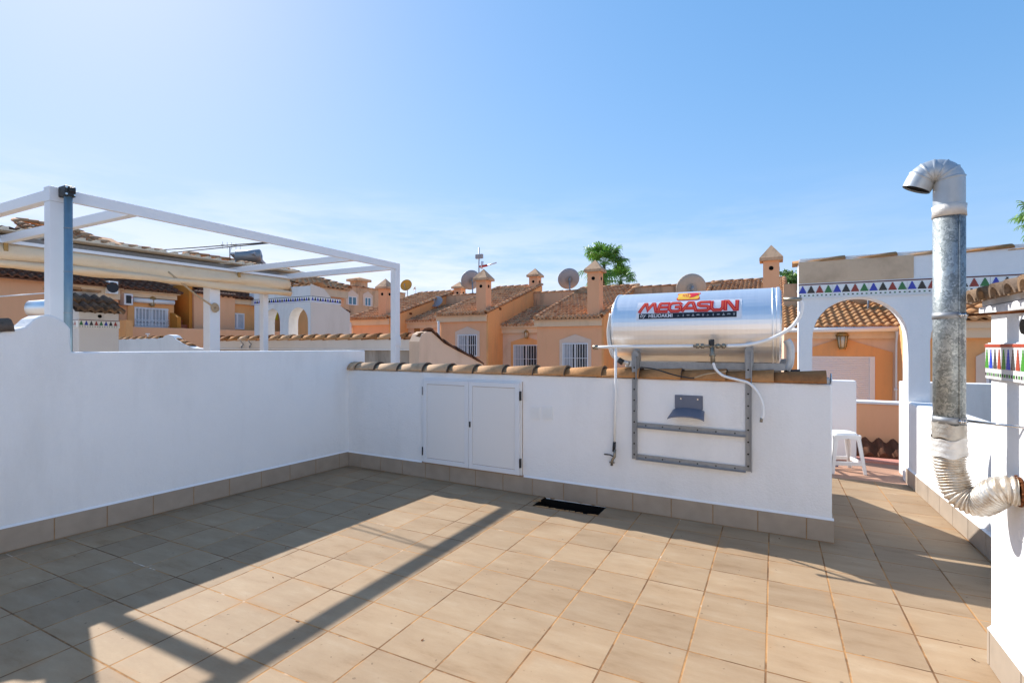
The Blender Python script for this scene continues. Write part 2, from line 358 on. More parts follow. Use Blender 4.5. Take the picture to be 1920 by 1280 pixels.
def arc(c, a, b, r, t0, t1, n):
    c = Vector(c); a = Vector(a); b = Vector(b)
    return [c+a*(r*math.cos(t0+(t1-t0)*i/n))+b*(r*math.sin(t0+(t1-t0)*i/n)) for i in range(n+1)]
def spline(pts, n=8):
    pts = [Vector(p) for p in pts]; P = [pts[0]*2-pts[1]]+pts+[pts[-1]*2-pts[-2]]; out = []
    for i in range(1, len(P)-2):
        for k in range(n):
            t = k/n; a, b, c, d = P[i-1:i+3]
            out.append(0.5*((2*b)+(c-a)*t+(2*a-5*b+4*c-d)*t*t+(3*b-a-3*c+d)*t**3))
    out.append(pts[-1]); return out
X_, Y_, Z_ = Vector((1, 0, 0)), Vector((0, 1, 0)), Vector((0, 0, 1))
# ================================================================= SETTING: ground, terrace floor
b = MB(); b.box(-600, 600, -600, 600, -6.2, -6.0); tag(b.build('ground', simple('dusty_paving', (0.42, 0.34, 0.26), 0.95)), kind='structure')
# terrace floor with the open drain slot cut out at the foot of the back wall
dx0, dx1, dy0, dy1 = -1.955, -1.335, 4.19, by(-1.6)+0.03
b = MB(); fx0, fx1, fy0, fy1 = -4.9, 2.6, -7.0, 6.62
for (x0, x1, y0, y1) in ((fx0, dx0, fy0, fy1), (dx1, fx1, fy0, fy1), (dx0, dx1, fy0, dy0), (dx0, dx1, dy1, fy1)):
    b.box(x0, x1, y0, y1, -0.12, 0)
tag(b.build('terrace_floor', 'floor'), kind='structure')
b = MB(); b.box(-0.6, 2.6, 6.62, 7.98, -0.12, -0.012); tag(b.build('landing_floor', 'terracotta_floor'), kind='structure')
b = MB(); b.box(-0.6, 2.6, 7.72, 7.98, -0.012, 0.012); tag(b.build('landing_edge', simple('pink_step_tile', (0.55, 0.24, 0.18), 0.6)), kind='structure')
b = MB(); b.box(-11.5, -5.0, -7, 6.7, -0.12, 0.0); tag(b.build('neighbour_floor', 'floor'), kind='structure')

# drain
t = thing('floor_drain', ((dx0+dx1)/2, dy0, -0.11), 'dark open drain slot in the floor at the foot of the white back wall', 'drain')
b = MB(); b.box(dx0, dx1, dy0, dy1, -0.118, -0.10)
for x0, x1, y0, y1 in ((dx0, dx1, by(dx1)-.022, by(dx1)-.014), (dx0, dx0+0.012, dy0, dy1), (dx1-0.012, dx1, dy0, dy1), (dx0, dx1, dy0, dy0+0.01)): b.box(x0, x1, y0, y1, -0.099, -0.004)
b.build('pit', 'dark_hole', t)
b = MB()
for i in range(46):
    x = random.uniform(dx0-0.05, dx1); y = random.choice((dy0+random.uniform(-.006, .008), dy1-0.04+random.uniform(0, .015), dy0+random.uniform(-.006, .008)))
    if x < dx0+0.02: y = random.uniform(dy0+0.05, dy1-0.03)
    s = random.uniform(.006, .024); b.tube([(x-s, y, 0.001), (x+s, y+random.uniform(-s, s)*.5, 0.003)], s*0.4, 5)
tag(b.build('broken_grout', 'grout', t), kind='stuff')

# ================================================================= LEFT WALL
def Lp(y, z, off=0.0): return Vector((lx(y)-off, y, z))
TH = 0.24
t = thing('boundary_wall', (lx(2.5), 2.5, 0), 'long white plastered wall on the left with a rounded hump and tiled skirting', 'wall')
hump = [(0, 623), (28, 617), (48, 612.5), (57, 605.5), (66, 597), (79, 591), (93, 590), (107, 594.5), (119.5, 602), (127, 609.5), (132.6, 616)]
prof = [(-5.0, -0.1), (-5.0, 1.545)]
prof += [(pL(*q).y, pL(*q).z) for q in hump]; yk = prof[-1][0]
prof += [(yk+0.004, 1.402), (4.86, 1.397), (4.86, -0.1)]
b = MB(); b.prism([Lp(y, z) for y, z in prof], (-TH, 0, 0)); b.build('wall', 'white', t, bevel=0.012)
def skirting(parent, p0, p1, n_out, h, L=0.33, off=0.0):
    p0 = Vector((*p0, 0)); p1 = Vector((*p1, 0)); U = (p1-p0); W = U.length; U.normalize(); n = Vector((*n_out, 0)).normalized()
    g = MB(); g.obox(p0, U, Z_, n, 0, W, 0.0, h-0.006, 0.0, 0.007); go = g.build('skirting', 'grout', parent)
    k = MB(); s = off
    while s < W:
        a = max(0, s); e = min(W, s+L-0.0065)
        if e-a > 0.01: k.obox(p0, U, Z_, n, a, e, 0.004, h+random.uniform(-.0015, .0015), 0.0005, 0.0105+random.uniform(0, .0015), 0, random.random())
        s += L
    k.build('skirting_tile', 'skirt', go, bevel=0.002)
    c = MB(); c.prism([p0+Z_*h, p0+Z_*(h+0.016), p0+Z_*h+n*0.013], U*W); c.build('render_bead', 'white', go)
skirting(t, (lx(-5), -5), LB, (1, -0.065), 0.17, off=-0.10)
b = MB()
b.row(Lp(-3.2, 1.545, 0.10), Lp(1.60, 1.545, 0.10), 14, 0.115, flat=0.85, th=0.018); b.build('coping_tile', 'clay_moss', t)
b = MB()                                                       # small clay end butting the corner is on the back wall

# ================================================================= BACK WALL with meter cupboard
WT = 1.165
Ub = Vector((BB[0]-BA[0], BB[1]-BA[1], 0)); WL = Ub.length; Ub.normalize(); Nb = Vector((Ub.y, -Ub.x, 0))   # outward, towards the camera
A0 = Vector((BA[0], BA[1], 0))
t = thing('parapet_wall', tuple(A0+Ub*2.5), 'waist-high white parapet across the terrace with clay coping and a meter cupboard', 'wall')
b = MB(); b.obox(A0, Ub, Z_, -Nb, -0.02, WL, -0.1, WT, 0, 0.20); b.build('wall', 'white', t, bevel=0.012)
def wU(px, py): return (pB(px, py)-A0).dot(Ub)
skirting(t, (A0+Ub*0.012).to_2d(), (A0+Ub*(WL+0.012)).to_2d(), Nb.to_2d(), 0.165, off=-0.13)
b = MB(); ee = A0+Ub*(WL)
b.obox(ee, -Nb, Z_, Ub, 0.0, 0.20, 0.004, 0.165, 0.001, 0.012); b.build('skirting', 'skirt', t, bevel=0.002)
b = MB(); b.obox(A0, Ub, Z_, -Nb, 0.02, WL-0.005, WT-0.002, WT+0.045, 0.025, 0.175); b.build('mortar_bed', 'mortar', t, bevel=0.02)
cuts = [656, 703, 745, 793, 840, 888, 942, 1000, 1059, 1128, 1199, 1277, 1361, 1451, 1550]
shade = [0.0, .08, 0.0, .12, .3, .36, .42, .5, .56, .62, .7, .72, .72, .85]
for i, (c0, c1) in enumerate(zip(cuts, cuts[1:])):
    u0, u1 = wU(c0, 695), wU(c1, 700)
    p0 = A0+Ub*(u0-0.05)-Nb*(0.09+random.uniform(-.006, .006)); p1 = A0+Ub*(u1)-Nb*(0.09+random.uniform(-.006, .006))
    zb = WT+0.004
    k = MB(); p0.z = zb-0.006; p1.z = zb+random.uniform(-.003, .004)
    if i == len(cuts)-2: p0.z = zb-0.002
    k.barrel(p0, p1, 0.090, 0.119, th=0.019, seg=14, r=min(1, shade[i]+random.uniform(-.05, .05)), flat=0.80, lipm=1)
    if i == 0:
        k.barrel(p0+Ub*0.03, p0+Ub*0.145, 0.119, 0.123, th=0.012, seg=14, r=0.0, flat=0.80)
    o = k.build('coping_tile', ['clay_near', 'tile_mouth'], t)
    if i == len(cuts)-2: o['label'] = 'dark burnt brown end coping tile'
b = MB(); pe = A0+Ub*(WL-0.004)-Nb*0.10; pe.z = WT
b.prism([pe+Nb*math.cos(math.pi*j/12)*0.100+Z_*(math.sin(math.pi*j/12)*0.078) for j in range(13)], Ub*0.006); b.build('coping_end', 'mortar', t)

# cupboard
cu0, cuM, cu1 = wU(797, 790), wU(882, 800), wU(977.5, 800)
zt, zb_ = 1.088, 0.178
fr = MB()
for u0, u1, v0, v1 in ((cu0-.012, cu0+.01, zb_, zt+.012), (cu1-.01, cu1+.014, zb_, zt+.012), (cu0+.01, cu1-.01, zt-.008, zt+.012)):
    fr.obox(A0, Ub, Z_, Nb, u0, u1, v0, v1, 0.001, 0.016)
fr = fr.build('cupboard_frame', 'door', t, bevel=0.002)
sl = MB(); sl.obox(A0, Ub, Z_, Nb, cu0-.03, cu1+.03, zb_-.012, zb_+.002, 0.0005, 0.019)
for u in (cu0-.016, cu1+.013): sl.obox(A0, Ub, Z_, Nb, u, u+.004, zb_, zt+.01, 0.0005, 0.006)
sl.build('sealant', 'brown_grout', fr)
for k, (a, e) in enumerate(((cu0+.004, cuM-.002), (cuM+.002, cu1-.004))):
    d = MB(); w = 0.048
    d.obox(A0, Ub, Z_, Nb, a, a+w, zb_+.004, zt-.004, .018, .040); d.obox(A0, Ub, Z_, Nb, e-w, e, zb_+.004, zt-.004, .018, .040)
    d.obox(A0, Ub, Z_, Nb, a+w, e-w, zb_+.004, zb_+.004+w, .018, .0398); d.obox(A0, Ub, Z_, Nb, a+w, e-w, zt-.004-w, zt-.004, .018, .0398)
    do = d.build('cupboard_door', 'alu', t, bevel=0.0025)
    p = MB(); p.obox(A0, Ub, Z_, Nb, a+w+.003, e-w-.003, zb_+w+.008, zt-w-.008, .020, .034); p.build('panel', 'door', do)
    g = MB(); g.obox(A0, Ub, Z_, Nb, a+w-.001, e-w+.001, zb_+w+.003, zt-w-.003, .019, .031); g.build('gasket', 'brown_grout', do)
    for zh in (0.30, 0.96):
        h = MB(); u = a-.014 if k == 0 else e+.004
        h.obox(A0, Ub, Z_, Nb, u, u+.012, zh-.045, zh+.045, .017, .046); h.build('hinge', 'black' if not (k == 0 and zh > .5) else 'galv_plain', do, bevel=0.002)
    if k: h = MB(); h.obox(A0, Ub, Z_, Nb, a+.012, a+.028, .61, .67, .0395, .052); h.build('handle', 'black', do, bevel=0.004)
for px in (1004, 1027):
    g = MB(); u = wU(px, 774); z = pB(px, 774).z; g.obox(A0, Ub, Z_, Nb, u-.052, u+.052, z-.062, z+.062, .001, .006)
    for j in range(11): g.obox(A0, Ub, Z_, Nb, u-.042, u+.042, z-.052+j*.0098, z-.047+j*.0098, .006, .009)
    g.build('vent_grille', 'pvc', t)

# grey plastic bracket on the wall
pc = pB(1291, 762); uc = wU(1291, 762); zc = pc.z
t = thing('wall_bracket', tuple(pc), 'small blue-grey plastic scoop bracket screwed on the white parapet under the tank', 'bracket')
b = MB(); b.obox(A0, Ub, Z_, Nb, uc-.110, uc+.115, zc-.02, zc+.095, .002, .010); b.build('back_plate', 'pvc_grey', t, bevel=0.004)
b = MB()
pts = []
for j in range(13):
    a = math.pi*(0.06+0.88*j/12); pts.append((math.cos(a)*.135, math.sin(a)*.062))
k0 = [A0+Ub*(uc+x*.95)+Z_*(zc-.050+y*0.55)+Nb*0.003 for x, y in pts]; k1 = [A0+Ub*(uc+x*1.08)+Z_*(zc-.104+y*.50)+Nb*.14 for x, y in pts]
for i in range(12):
    b.prism([k0[i], k1[i], k1[i+1], k0[i+1]], (0, 0, .010))
b.build('scoop', 'pvc_grey', t)
for x in (-.06, .075): b = MB(); b.disc(A0+Ub*(uc+x)+Z_*(zc+.065)+Nb*.011, Nb, .007, 10, 0, .003); b.build('screw', 'steel', t)

# ================================================================= SOLAR WATER HEATER
TC, TZ, TR, TX0, TX1 = 4.75, 1.62, 0.31, -1.293, 0.05
t = thing('solar_water_heater', (-0.65, 4.55, 0.45), 'stainless solar water tank with red lettering on a steel frame above the white parapet', 'water heater')
def cyl(u, phi, r): return Vector((u, TC-r*math.cos(phi), TZ+r*math.sin(phi)))
b = MB()
profx = [(TX0+.004, TR*.90), (TX0, TR*.97), (TX0+.006, TR+.004), (TX0+.016, TR+.005), (TX0+.02, TR), (TX1-.03, TR), (TX1-.026, TR+.005), (TX1-.006, TR+.005), (TX1, TR*.97), (TX1-.004, TR*.9)]
b.tube([(x, TC, TZ) for x, r in profx], TR, 52, ringrad=[r for x, r in profx]); b.sm = [False]*len(b.sm); tank = b.build('tank', 'tank', t)
for x in (TX0-.002, TX1+.002): b = MB(); b.disc((x, TC, TZ), X_, TR*.93, 48, 0, .006); b.build('end_cap', 'steel', tank)
b = MB(); b.tube([(TX1-.06, TC, TZ), (TX1-.048, TC, TZ)], TR+.0035, 52); b.build('seam_band', 'tank', tank)
# sticker
def patch(mb, u0, u1, f0, f1, r, m=0, nu=12, nf=6, th=.0008):
    for i in range(nu):
        for j in range(nf):
            ua, ub = u0+(u1-u0)*i/nu, u0+(u1-u0)*(i+1)/nu; fa, fb = f0+(f1-f0)*j/nf, f0+(f1-f0)*(j+1)/nf
            mb.quad(cyl(ua, fa, r), cyl(ub, fa, r), cyl(ub, fb, r), cyl(ua, fb, r), m, .5, True)
    ring = [(u0, f0), (u1, f0), (u1, f1), (u0, f1)]
dg = math.radians
b = MB(); patch(b, -1.068, -0.225, dg(9.5), dg(43), TR+.0012); stk = b.build('sticker', 'sticker', tank)
cband = MB(); patch(cband, -1.044, -0.262, dg(11.5), dg(20.5), TR+.0022, nf=2)
# lettering: drawn strokes
def strokes(ch):
    if ch == 'M': return [[(0, 0), (.22, 1), (.30, 1), (.48, .25), (.70, 1), (.78, 1), (1, 0)]]
    if ch == 'E': return [[(1, 1), (.18, 1), (.08, .9), (.02, 0), (.95, 0)], [(.06, .5), (.85, .5)]]
    if ch == 'G': return [[(.98, .82), (.85, 1), (.28, 1), (.05, .78), (.02, .25), (.22, 0), (.80, 0), (.98, .15), (.98, .48), (.58, .48)]]
    if ch == 'A': return [[(0, 0), (.36, 1), (.64, 1), (1, 0)], [(.2, .28), (.8, .28)]]
    if ch == 'S': return [[(.97, 1), (.25, 1), (.06, .88), (.06, .64), (.22, .52), (.78, .48), (.96, .36), (.96, .12), (.80, 0), (.02, 0)]]
    if ch == 'U': return [[(.03, 1), (.03, .22), (.22, 0), (.78, 0), (.97, .22), (.97, 1)]]
    if ch == 'N': return [[(.03, 0), (.03, 1), (.22, 1), (.78, 0), (.97, 0), (.97, 1)]]
def ribbon(mb, pts, w, f, rr, m=0, lift=0):
    # stroke of width w along 2-D points, mitred, mapped by f(x, y, r)
    n = len(pts); L = []; R = []
    for i, p in enumerate(pts):
        p = Vector(p)
        d0 = (p-Vector(pts[i-1])).normalized() if i else None
        d1 = (Vector(pts[i+1])-p).normalized() if i < n-1 else None
        d0 = d0 or d1; d1 = d1 or d0
        nn = Vector((-(d0+d1).y, (d0+d1).x)).normalized(); s = w/2/max(.45, nn.dot(Vector((-d0.y, d0.x))))
        ex = Vector((0, 0))
        if i == 0: ex = -d1*w*.35
        if i == n-1: ex = d0*w*.35
        L.append(p+nn*s+ex); R.append(p-nn*s+ex)
    for i in range(n-1):
        k = max(1, int((L[i]-L[i+1]).length/.008))
        for q in range(k):
            a0, a1 = L[i].lerp(L[i+1], q/k), L[i].lerp(L[i+1], (q+1)/k); b0, b1 = R[i].lerp(R[i+1], q/k), R[i].lerp(R[i+1], (q+1)/k)
            mb.quad(f(a0.x, a0.y, rr), f(b0.x, b0.y, rr), f(b1.x, b1.y, rr), f(a1.x, a1.y, rr), m)
word = 'MEGASUN'; ws = [.140, .078, .098, .108, .090, .092, .092]; gap = (0.782-sum(ws))/6
lr, lo_ = MB(), MB(); u = -1.040; v0 = dg(23.5)*TR; lh = dg(15.2)*TR
fm = lambda x, y, r: cyl(x, y/TR, r)
for ch, w in zip(word, ws):
    for si, st in enumerate(strokes(ch)):
        P2 = [(u+x*w+(.010*(y) if ch in 'MEA' else 0), v0+y*lh) for x, y in st]
        ribbon(lr, P2, .0285, fm, TR+.0032+.0003*si); ribbon(lo_, P2, .0055, fm, TR+.0044+.0003*si)
    u += w+gap
lr.build('lettering', 'ink_red', stk); lo_.build('lettering_inline', 'ink_orange', stk)
def text(s, size, mapf, mat, parent, name, extrude=0, bold=0.0, shear=0.0):
    cu = bpy.data.curves.new(name, 'FONT'); cu.body = s; cu.size = size; cu.offset = bold; cu.shear = shear; cu.resolution_u = 3
    o = bpy.data.objects.new(name, cu); C.objects.link(o); bpy.context.view_layer.update()
    me = bpy.data.meshes.new_from_object(o); bpy.data.objects.remove(o); bpy.data.curves.remove(cu)
    off = Vector(parent['_o']); w = max(v.co.x for v in me.vertices)
    for v in me.vertices: v.co = mapf(v.co.x, v.co.y)-off
    me.materials.clear(); me.materials.append(M[mat]); o = bpy.data.objects.new(name, me); C.objects.link(o); o.parent = parent; o['_o'] = tuple(off); return w
w1 = text('by', .050, lambda x, y: cyl(-1.036+x*1.05, dg(14.3)+y/TR, TR+.0034), 'ink_white', stk, 'caption_text', 0, .0, .25)
text('HELIOAKMI', .045, lambda x, y: cyl(-.962+x*.88, dg(13.6)+y/TR, TR+.0034), 'ink_white', stk, 'caption_text', 0, .0008)
ic = cband                                                      # the row of small pictograms after the maker's caption
for i in range(12):
    cx = -.712+i*.0392; cy = dg(16)*TR; s = .011; k = i % 6
    f2 = lambda x, y: cyl(x, y/TR, TR+.0034)
    if k == 0: shp = [(-1, -1), (-.3, -.2), (-.5, .9), (.1, .1), (.9, -1), (.3, -.5)]
    elif k == 1: shp = [(-.35, -1), (.35, -1), (.35, .9), (-.35, .9)]
    elif k == 2: shp = [(-1.3, 0), (-.6, .5), (.7, .5), (1.3, 0), (.6, -.45), (-.7, -.45)]
    elif k == 3: shp = [(-1.1, -.9), (1.1, -.9), (.5, -.1), (.3, .9), (-.3, .9), (-.5, -.1)]
    elif k == 4: shp = [(-1.3, .1), (-.8, .7), (.8, .7), (1.3, .1), (.6, -.6), (0, 0), (-.6, -.6)]
    else: shp = [(-1, .8), (1, .8), (.3, 0), (.6, -.9), (-.6, -.9), (-.3, 0)]
    ic.poly([f2(cx+x*s, cy+y*s*.95) for x, y in shp], 1)
cband.build('caption_band', ['ink_black', 'ink_grey'], stk)
# hand badge
def rrect(u0, u1, f0, f1, cr, n=5):
    P2 = []; v0_, v1_ = f0*TR, f1*TR
    for cx, cy, a in ((u1-cr, v1_-cr, 0), (u0+cr, v1_-cr, 90), (u0+cr, v0_+cr, 180), (u1-cr, v0_+cr, 270)):
        for j in range(n+1): P2.append((cx+cr*math.cos(dg(a+90*j/n)), cy+cr*math.sin(dg(a+90*j/n))))
    return P2
def fan(mb, P2, rr, m):
    cu_ = sum(p[0] for p in P2)/len(P2); cv_ = sum(p[1] for p in P2)/len(P2); n = len(P2)
    for i in range(n):
        a, c = P2[i], P2[(i+1) % n]; ma = ((a[0]+cu_)/2, (a[1]+cv_)/2); mc = ((c[0]+cu_)/2, (c[1]+cv_)/2)
        g = lambda p: cyl(p[0], p[1]/TR, rr)
        mb.quad(g(a), g(c), g(mc), g(ma), m); mb.poly([g(ma), g(mc), g((cu_, cv_))], m)
b = MB(); fan(b, rrect(-.742, -.553, dg(44.5), dg(68.5), .022), TR+.0014, 0); fan(b, rrect(-.734, -.561, dg(46.3), dg(66.8), .017), TR+.0024, 1)
hand = [(-.640, .272), (-.640, .338), (-.668, .352), (-.640, .354), (-.585, .354), (-.568, .345), (-.568, .315), (-.590, .300), (-.600, .282)]
fan(b, hand, TR+.0034, 0)
for i, x in enumerate((-.652, -.666, -.680, -.693)):
    ribbon(b, [(x, .283+.006*i), (x, .345-.004*i)], .005, fm, TR+.0034, 0)
b.build('hand_badge', ['ink_red', 'ink_yellow'], tank)
# stand
u1_, u2_ = wU(1190.5, 760), wU(1404, 770)
for u_, ze in ((u1_, 1.36), (u2_, 1.40)):
    b = MB(); b.obox(A0, Ub, Z_, Nb, u_-.024, u_+.024, .46, ze, .004, .009); b.obox(A0, Ub, Z_, Nb, u_+.018, u_+.024, .46, ze, .009, .045)
    for i in range(9): b.disc(A0+Ub*(u_-.004)+Z_*(.50+i*.095)+Nb*.0095, Nb, .007, 8, 1, .001)
    b.build('leg', ['galv_plain', 'dark_hole'], t)
    b = MB(); b.obox(A0, Ub, Z_, Nb, u_-.03, u_+.03, ze-.11, ze+.03, -.09, .003); b.build('saddle', 'galv_plain', t, bevel=.002)
    b = MB(); b.obox(A0+Ub*u_, X_, Z_, Y_, -.02, .02, ze-.02, ze+.05, .0, .22); b.build('saddle_arm', 'galv_plain', t)
for zl, zr in ((.762, .752), (.485, .475)):
    b = MB(); a = A0+Ub*u1_; a.z = zl; e = A0+Ub*u2_; e.z = zr; d = (e-a); W = d.length; d.normalize()
    b.obox(a, d, Z_, Nb, .02, W-.02, -.022, .022, .010, .015); b.obox(a, d, Z_, Nb, .02, W-.02, -.022, -.017, .015, .045); [b.disc(a+d*(W*(i+.7)/6.4)+Nb*.0155, Nb, .006, 8, 1, .001) for i in range(6)]; b.build('cross_bar', ['galv_plain', 'dark_hole'], t)
b = MB(); a = pY(1195, 684, 4.52); e = pY(1472, 688, 4.52); b.obox(a, (e-a).normalized(), Z_, Y_, 0, (e-a).length, -.028, .028, 0, .006); b.obox(a, (e-a).normalized(), Z_, Y_, 0, (e-a).length, -.028, -.022, .006, .04); ra = b.build('rail', 'galv_plain', t)
b = MB(); a2 = pY(1400, 676, 4.95); b.box(-.62, .10, 4.86, 4.92, 1.27, 1.34); b.build('rear_rail', 'galv_plain', t)
# collector panel leaning away behind the wall, towards the sun
b = MB(); Vc = Vector((0, .80, -.60)); Nc = Vector((0, .60, .80)); oc = Vector((-1.30, 5.00, 1.29))
b.obox(oc, X_, Vc, Nc, 0, 1.36, 0, 1.35, -.05, .03); cp = b.build('collector_panel', 'galv_plain', t, bevel=.004)
b = MB(); b.obox(oc, X_, Vc, Nc, .04, 1.32, .04, 1.31, .031, .036); b.build('glass', 'collector', cp)
for x in (-1.2, -.1):
    for y, z in ((6.0, .55), (4.95, 1.28)): b = MB(); b.tube([(x, y, 0), (x, y, z)], .02, 8); b.build('rear_leg', 'galv_plain', t)
# pipes of the heater
PYp = 4.37
def pp(l, y=PYp): return [pY(a, c, y) for a, c in l]
b = MB(); b.tube(pp([(1112, 651), (1150, 650), (1300, 648.5)]), .0135, 12); b.build('water_pipe', 'pvc', t)
b = MB(); b.tube(spline(pp([(1362, 648.5), (1400, 646.5), (1440, 637), (1478, 618), (1497, 597), (1504, 575), (1503, 563)]), 8), .0135, 12); b.build('water_pipe', 'pvc', t)
b = MB(); b.tube(pp([(1300, 648.5), (1362, 648.5)]), .011, 10)
for a in (1308, 1317, 1333, 1346, 1357): b.tube(pp([(a-3, 648.5), (a+3, 648.5)]), .020, 8)
b.tube(pp([(1335, 650), (1337, 682)]), .018, 10); b.tube(pp([(1336, 664), (1336, 668)]), .026, 8)
b.build('pipe_fitting', 'brass', t)
b = MB(); b.tube([pY(1470, 561, 4.40), pY(1503, 561, PYp)], .016, 10); b.build('pipe_elbow', 'brass', t); b = MB(); b.tube(pp([(1112, 651), (1121, 651)]), .02, 8); b.build('pipe_plug', 'brass', t)
b = MB(); b.tube(pp([(1334, 636), (1334, 649)]), .022, 12); b.build('relief_valve', 'rubber', t, bevel=.004)
b = MB(); b.tube(spline(pp([(1337, 680), (1342, 692), (1356, 704), (1380, 711), (1404, 718), (1420, 735), (1430, 758), (1431, 778), (1428, 784)], 4.34), 8), .0105, 10); b.build('drain_hose', 'pvc', t)
b = MB(); b.tube(pp([(1428, 783), (1427, 791)], 4.34), .011, 8); b.build('hose_end', 'brass', t)
b = MB(); b.tube(spline(pp([(1147, 588), (1142, 622), (1146, 655), (1156, 672), (1180, 682)], 4.52), 6), .022, 10); b.build('insulated_hose', 'flex', t); b = MB(); b.tube(spline(pp([(1475, 637), (1482, 652), (1481, 680), (1474, 694)], 4.60), 6), .030, 10); b.build('insulated_hose', 'flex', t)
b = MB(); b.tube(pp([(1160, 674), (1168, 680)], 4.50), .026, 8); b.build('pipe_union', 'rubber', t); b = MB(); b.tube(pp([(1470, 697), (1500, 696)], 4.62), .016, 8); b.build('pipe_union', 'rubber', t)
b = MB(); b.tube(spline(pp([(1200, 688), (1228, 692), (1262, 702), (1290, 708), (1302, 709)], 4.36), 6), .006, 6); b.build('cable', 'rubber', t)
b = MB(); b.tube(spline(pp([(1302, 708), (1325, 701), (1362, 696)], 4.36), 6), .006, 6); b.build('cable_end', 'rope', t)
# separate tap pipe down the wall
pt = pB(1155, 840)
t = thing('tap_pipe', tuple(pt), 'thin white pipe running down the parapet to a brass tap beside the tank frame', 'tap')
b = MB(); b.tube([pY(1155, 651, 4.37), pPl(1154, 740, (BA[0], BA[1]-.03), (BB[0], BB[1]-.03)), pPl(1152, 828, (BA[0], BA[1]-.03), (BB[0], BB[1]-.03))], .0115, 10); b.build('pipe', 'pvc', t)
ql = lambda px, py: pPl(px, py, (BA[0], BA[1]-.035), (BB[0], BB[1]-.035))
b = MB(); b.tube([ql(1152, 828), ql(1151, 846)], .014, 10); b.build('collar', 'black', t)
b = MB(); b.tube([ql(1153, 842), ql(1152, 856), ql(1148, 862), ql(1147, 872)], .0125, 10); b.tube([ql(1143, 866), ql(1152, 867)], .008, 8); b.build('tap', 'brass', t)
b = MB(); b.tube([ql(1150, 855), ql(1143, 852), ql(1133, 851)], .006, 8); b.build('handle', 'rubber', t)
# ================================================================= RIGHT SIDE: stub wall, stool, low wall, arches, chimney, flue
b = MB(); q = pZ(1606, 862); ztop = 1.008
b.box(0.33, q.x, q.y, q.y+.15, -.02, ztop); tag(b.build('stub_wall', 'white', bevel=.015), 'plain square white wall behind the stool, seen past the end of the tiled parapet', 'wall')
# stool
so = pZ(1583, 884); so.x -= .02; so.y += .10
t = thing('plastic_stool', (so.x, so.y, -.012), 'white plastic stool with splayed legs standing on the terracotta landing', 'stool')
t.rotation_euler = (0, 0, 0)
ang = .32; Ux = Vector((math.cos(ang), math.sin(ang), 0)); Uy = Vector((-math.sin(ang), math.cos(ang), 0)); base = Vector((so.x, so.y, -.012)); Hs = .46
def sp(x, y, z): return base+Ux*x+Uy*y+Z_*z
b = MB(); a = .138
ring = [(a*math.copysign(abs(math.cos(k))**.55, math.cos(k)), a*math.copysign(abs(math.sin(k))**.55, math.sin(k))) for k in [2*math.pi*i/40 for i in range(40)]]
top = b.add([sp(x*.94, y*.94, Hs) for x, y in ring]); mid = b.add([sp(x, y, Hs-.012) for x, y in ring]); low = b.add([sp(x*1.04, y*1.04, Hs-.055) for x, y in ring])
b.face(tuple(range(top, top+40)))
for k0, k1 in ((top, mid), (mid, low)):
    for i in range(40): b.face((k0+i, k1+i, k1+(i+1) % 40, k0+(i+1) % 40), 0, .5, True)
b.build('seat', 'pvc', t)
b = MB(); b.obox(sp(0, 0, Hs), Ux, Uy, Z_, -.045, .045, -.012, .012, .0005, .0015); b.build('grip_slot', 'pvc_grey', t)
for sx in (-1, 1):
    for sy in (-1, 1):
        b = MB()
        for (w1x, w1y) in (((.052, .012)), ((.012, .052))):
            tp = [sp(sx*(.143-d*w1x), sy*(.143-e*w1y), Hs-.03) for d, e in ((0, 0), (1, 0), (1, 1), (0, 1))]
            bt = [sp(sx*(.190-d*w1x*.72), sy*(.190-e*w1y*.72), 0) for d, e in ((0, 0), (1, 0), (1, 1), (0, 1))]
            k = b.add(tp+bt)
            b.face((k, k+1, k+2, k+3)); b.face((k+7, k+6, k+5, k+4))
            for i in range(4): b.face((k+i, k+4+i, k+4+(i+1) % 4, k+(i+1) % 4))
        b.build('leg', 'pvc', t, bevel=.004)
for i in range(4):
    d = (Ux, Uy, -Ux, -Uy)[i]; e = (Uy, -Ux, -Uy, Ux)[i]; o = base+d*.166+Z_*.12
    b = MB(); b.obox(o, e, Z_, d, -.15, .15, -.022, .022, -.008, .006); b.build('stretcher', 'pvc', t, bevel=.003)
    b = MB(); b.prism([base+d*.142+e*s*.135+Z_*(Hs-z) for s, z in ((-1, .02), (1, .02), (1, .13), (.82, .085), (.5, .062), (-.5, .062), (-.82, .085), (-1, .13))], d*.010); b.build('apron', 'pvc', t, bevel=.002)
b = MB(); o = pZ(1562, 872); b.tube(spline([o+Vector((-.05, .05, .02)), o+Vector((.0, 0, .015)), o+Vector((.05, -.02, .012))], 5), .018, 8); tag(b.build('blue_rag', simple('blue_cloth', (.01, .03, .22), .8)), 'bit of dark blue cloth on the landing beside the stool', 'cloth')

# low wall on the right, with skirting
lw0, lw1 = Vector((1.257, 6.72, 0)), Vector((1.314, 4.40, 0))
t = thing('low_wall', tuple((lw0+lw1)/2), 'low sunlit white wall with tiled skirting between the arches and the white chimney', 'wall')
Uw = (lw1-lw0); LW = Uw.length; Uw.normalize(); Nw = Vector((-1, Uw.x/abs(Uw.y) if False else -.0246, 0)).normalized()
b = MB(); b.obox(lw0, Uw, Z_, -Nw, .02, LW+2.0, -.1, .862, 0, .22); b.build('wall', 'white', t, bevel=.025, seg=3)
skirting(t, (lw0+Uw*.02).to_2d(), (lw1+Uw*2.0).to_2d(), Nw.to_2d(), .165, off=-.2)
# wall closing the second arch
b = MB(); b.box(1.30, 3.6, 7.15, 7.33, -.1, 1.045); tag(b.build('screen_wall', 'white_far', bevel=.012), 'dull white waist-high wall seen through the second arch behind the flue pipe', 'wall')

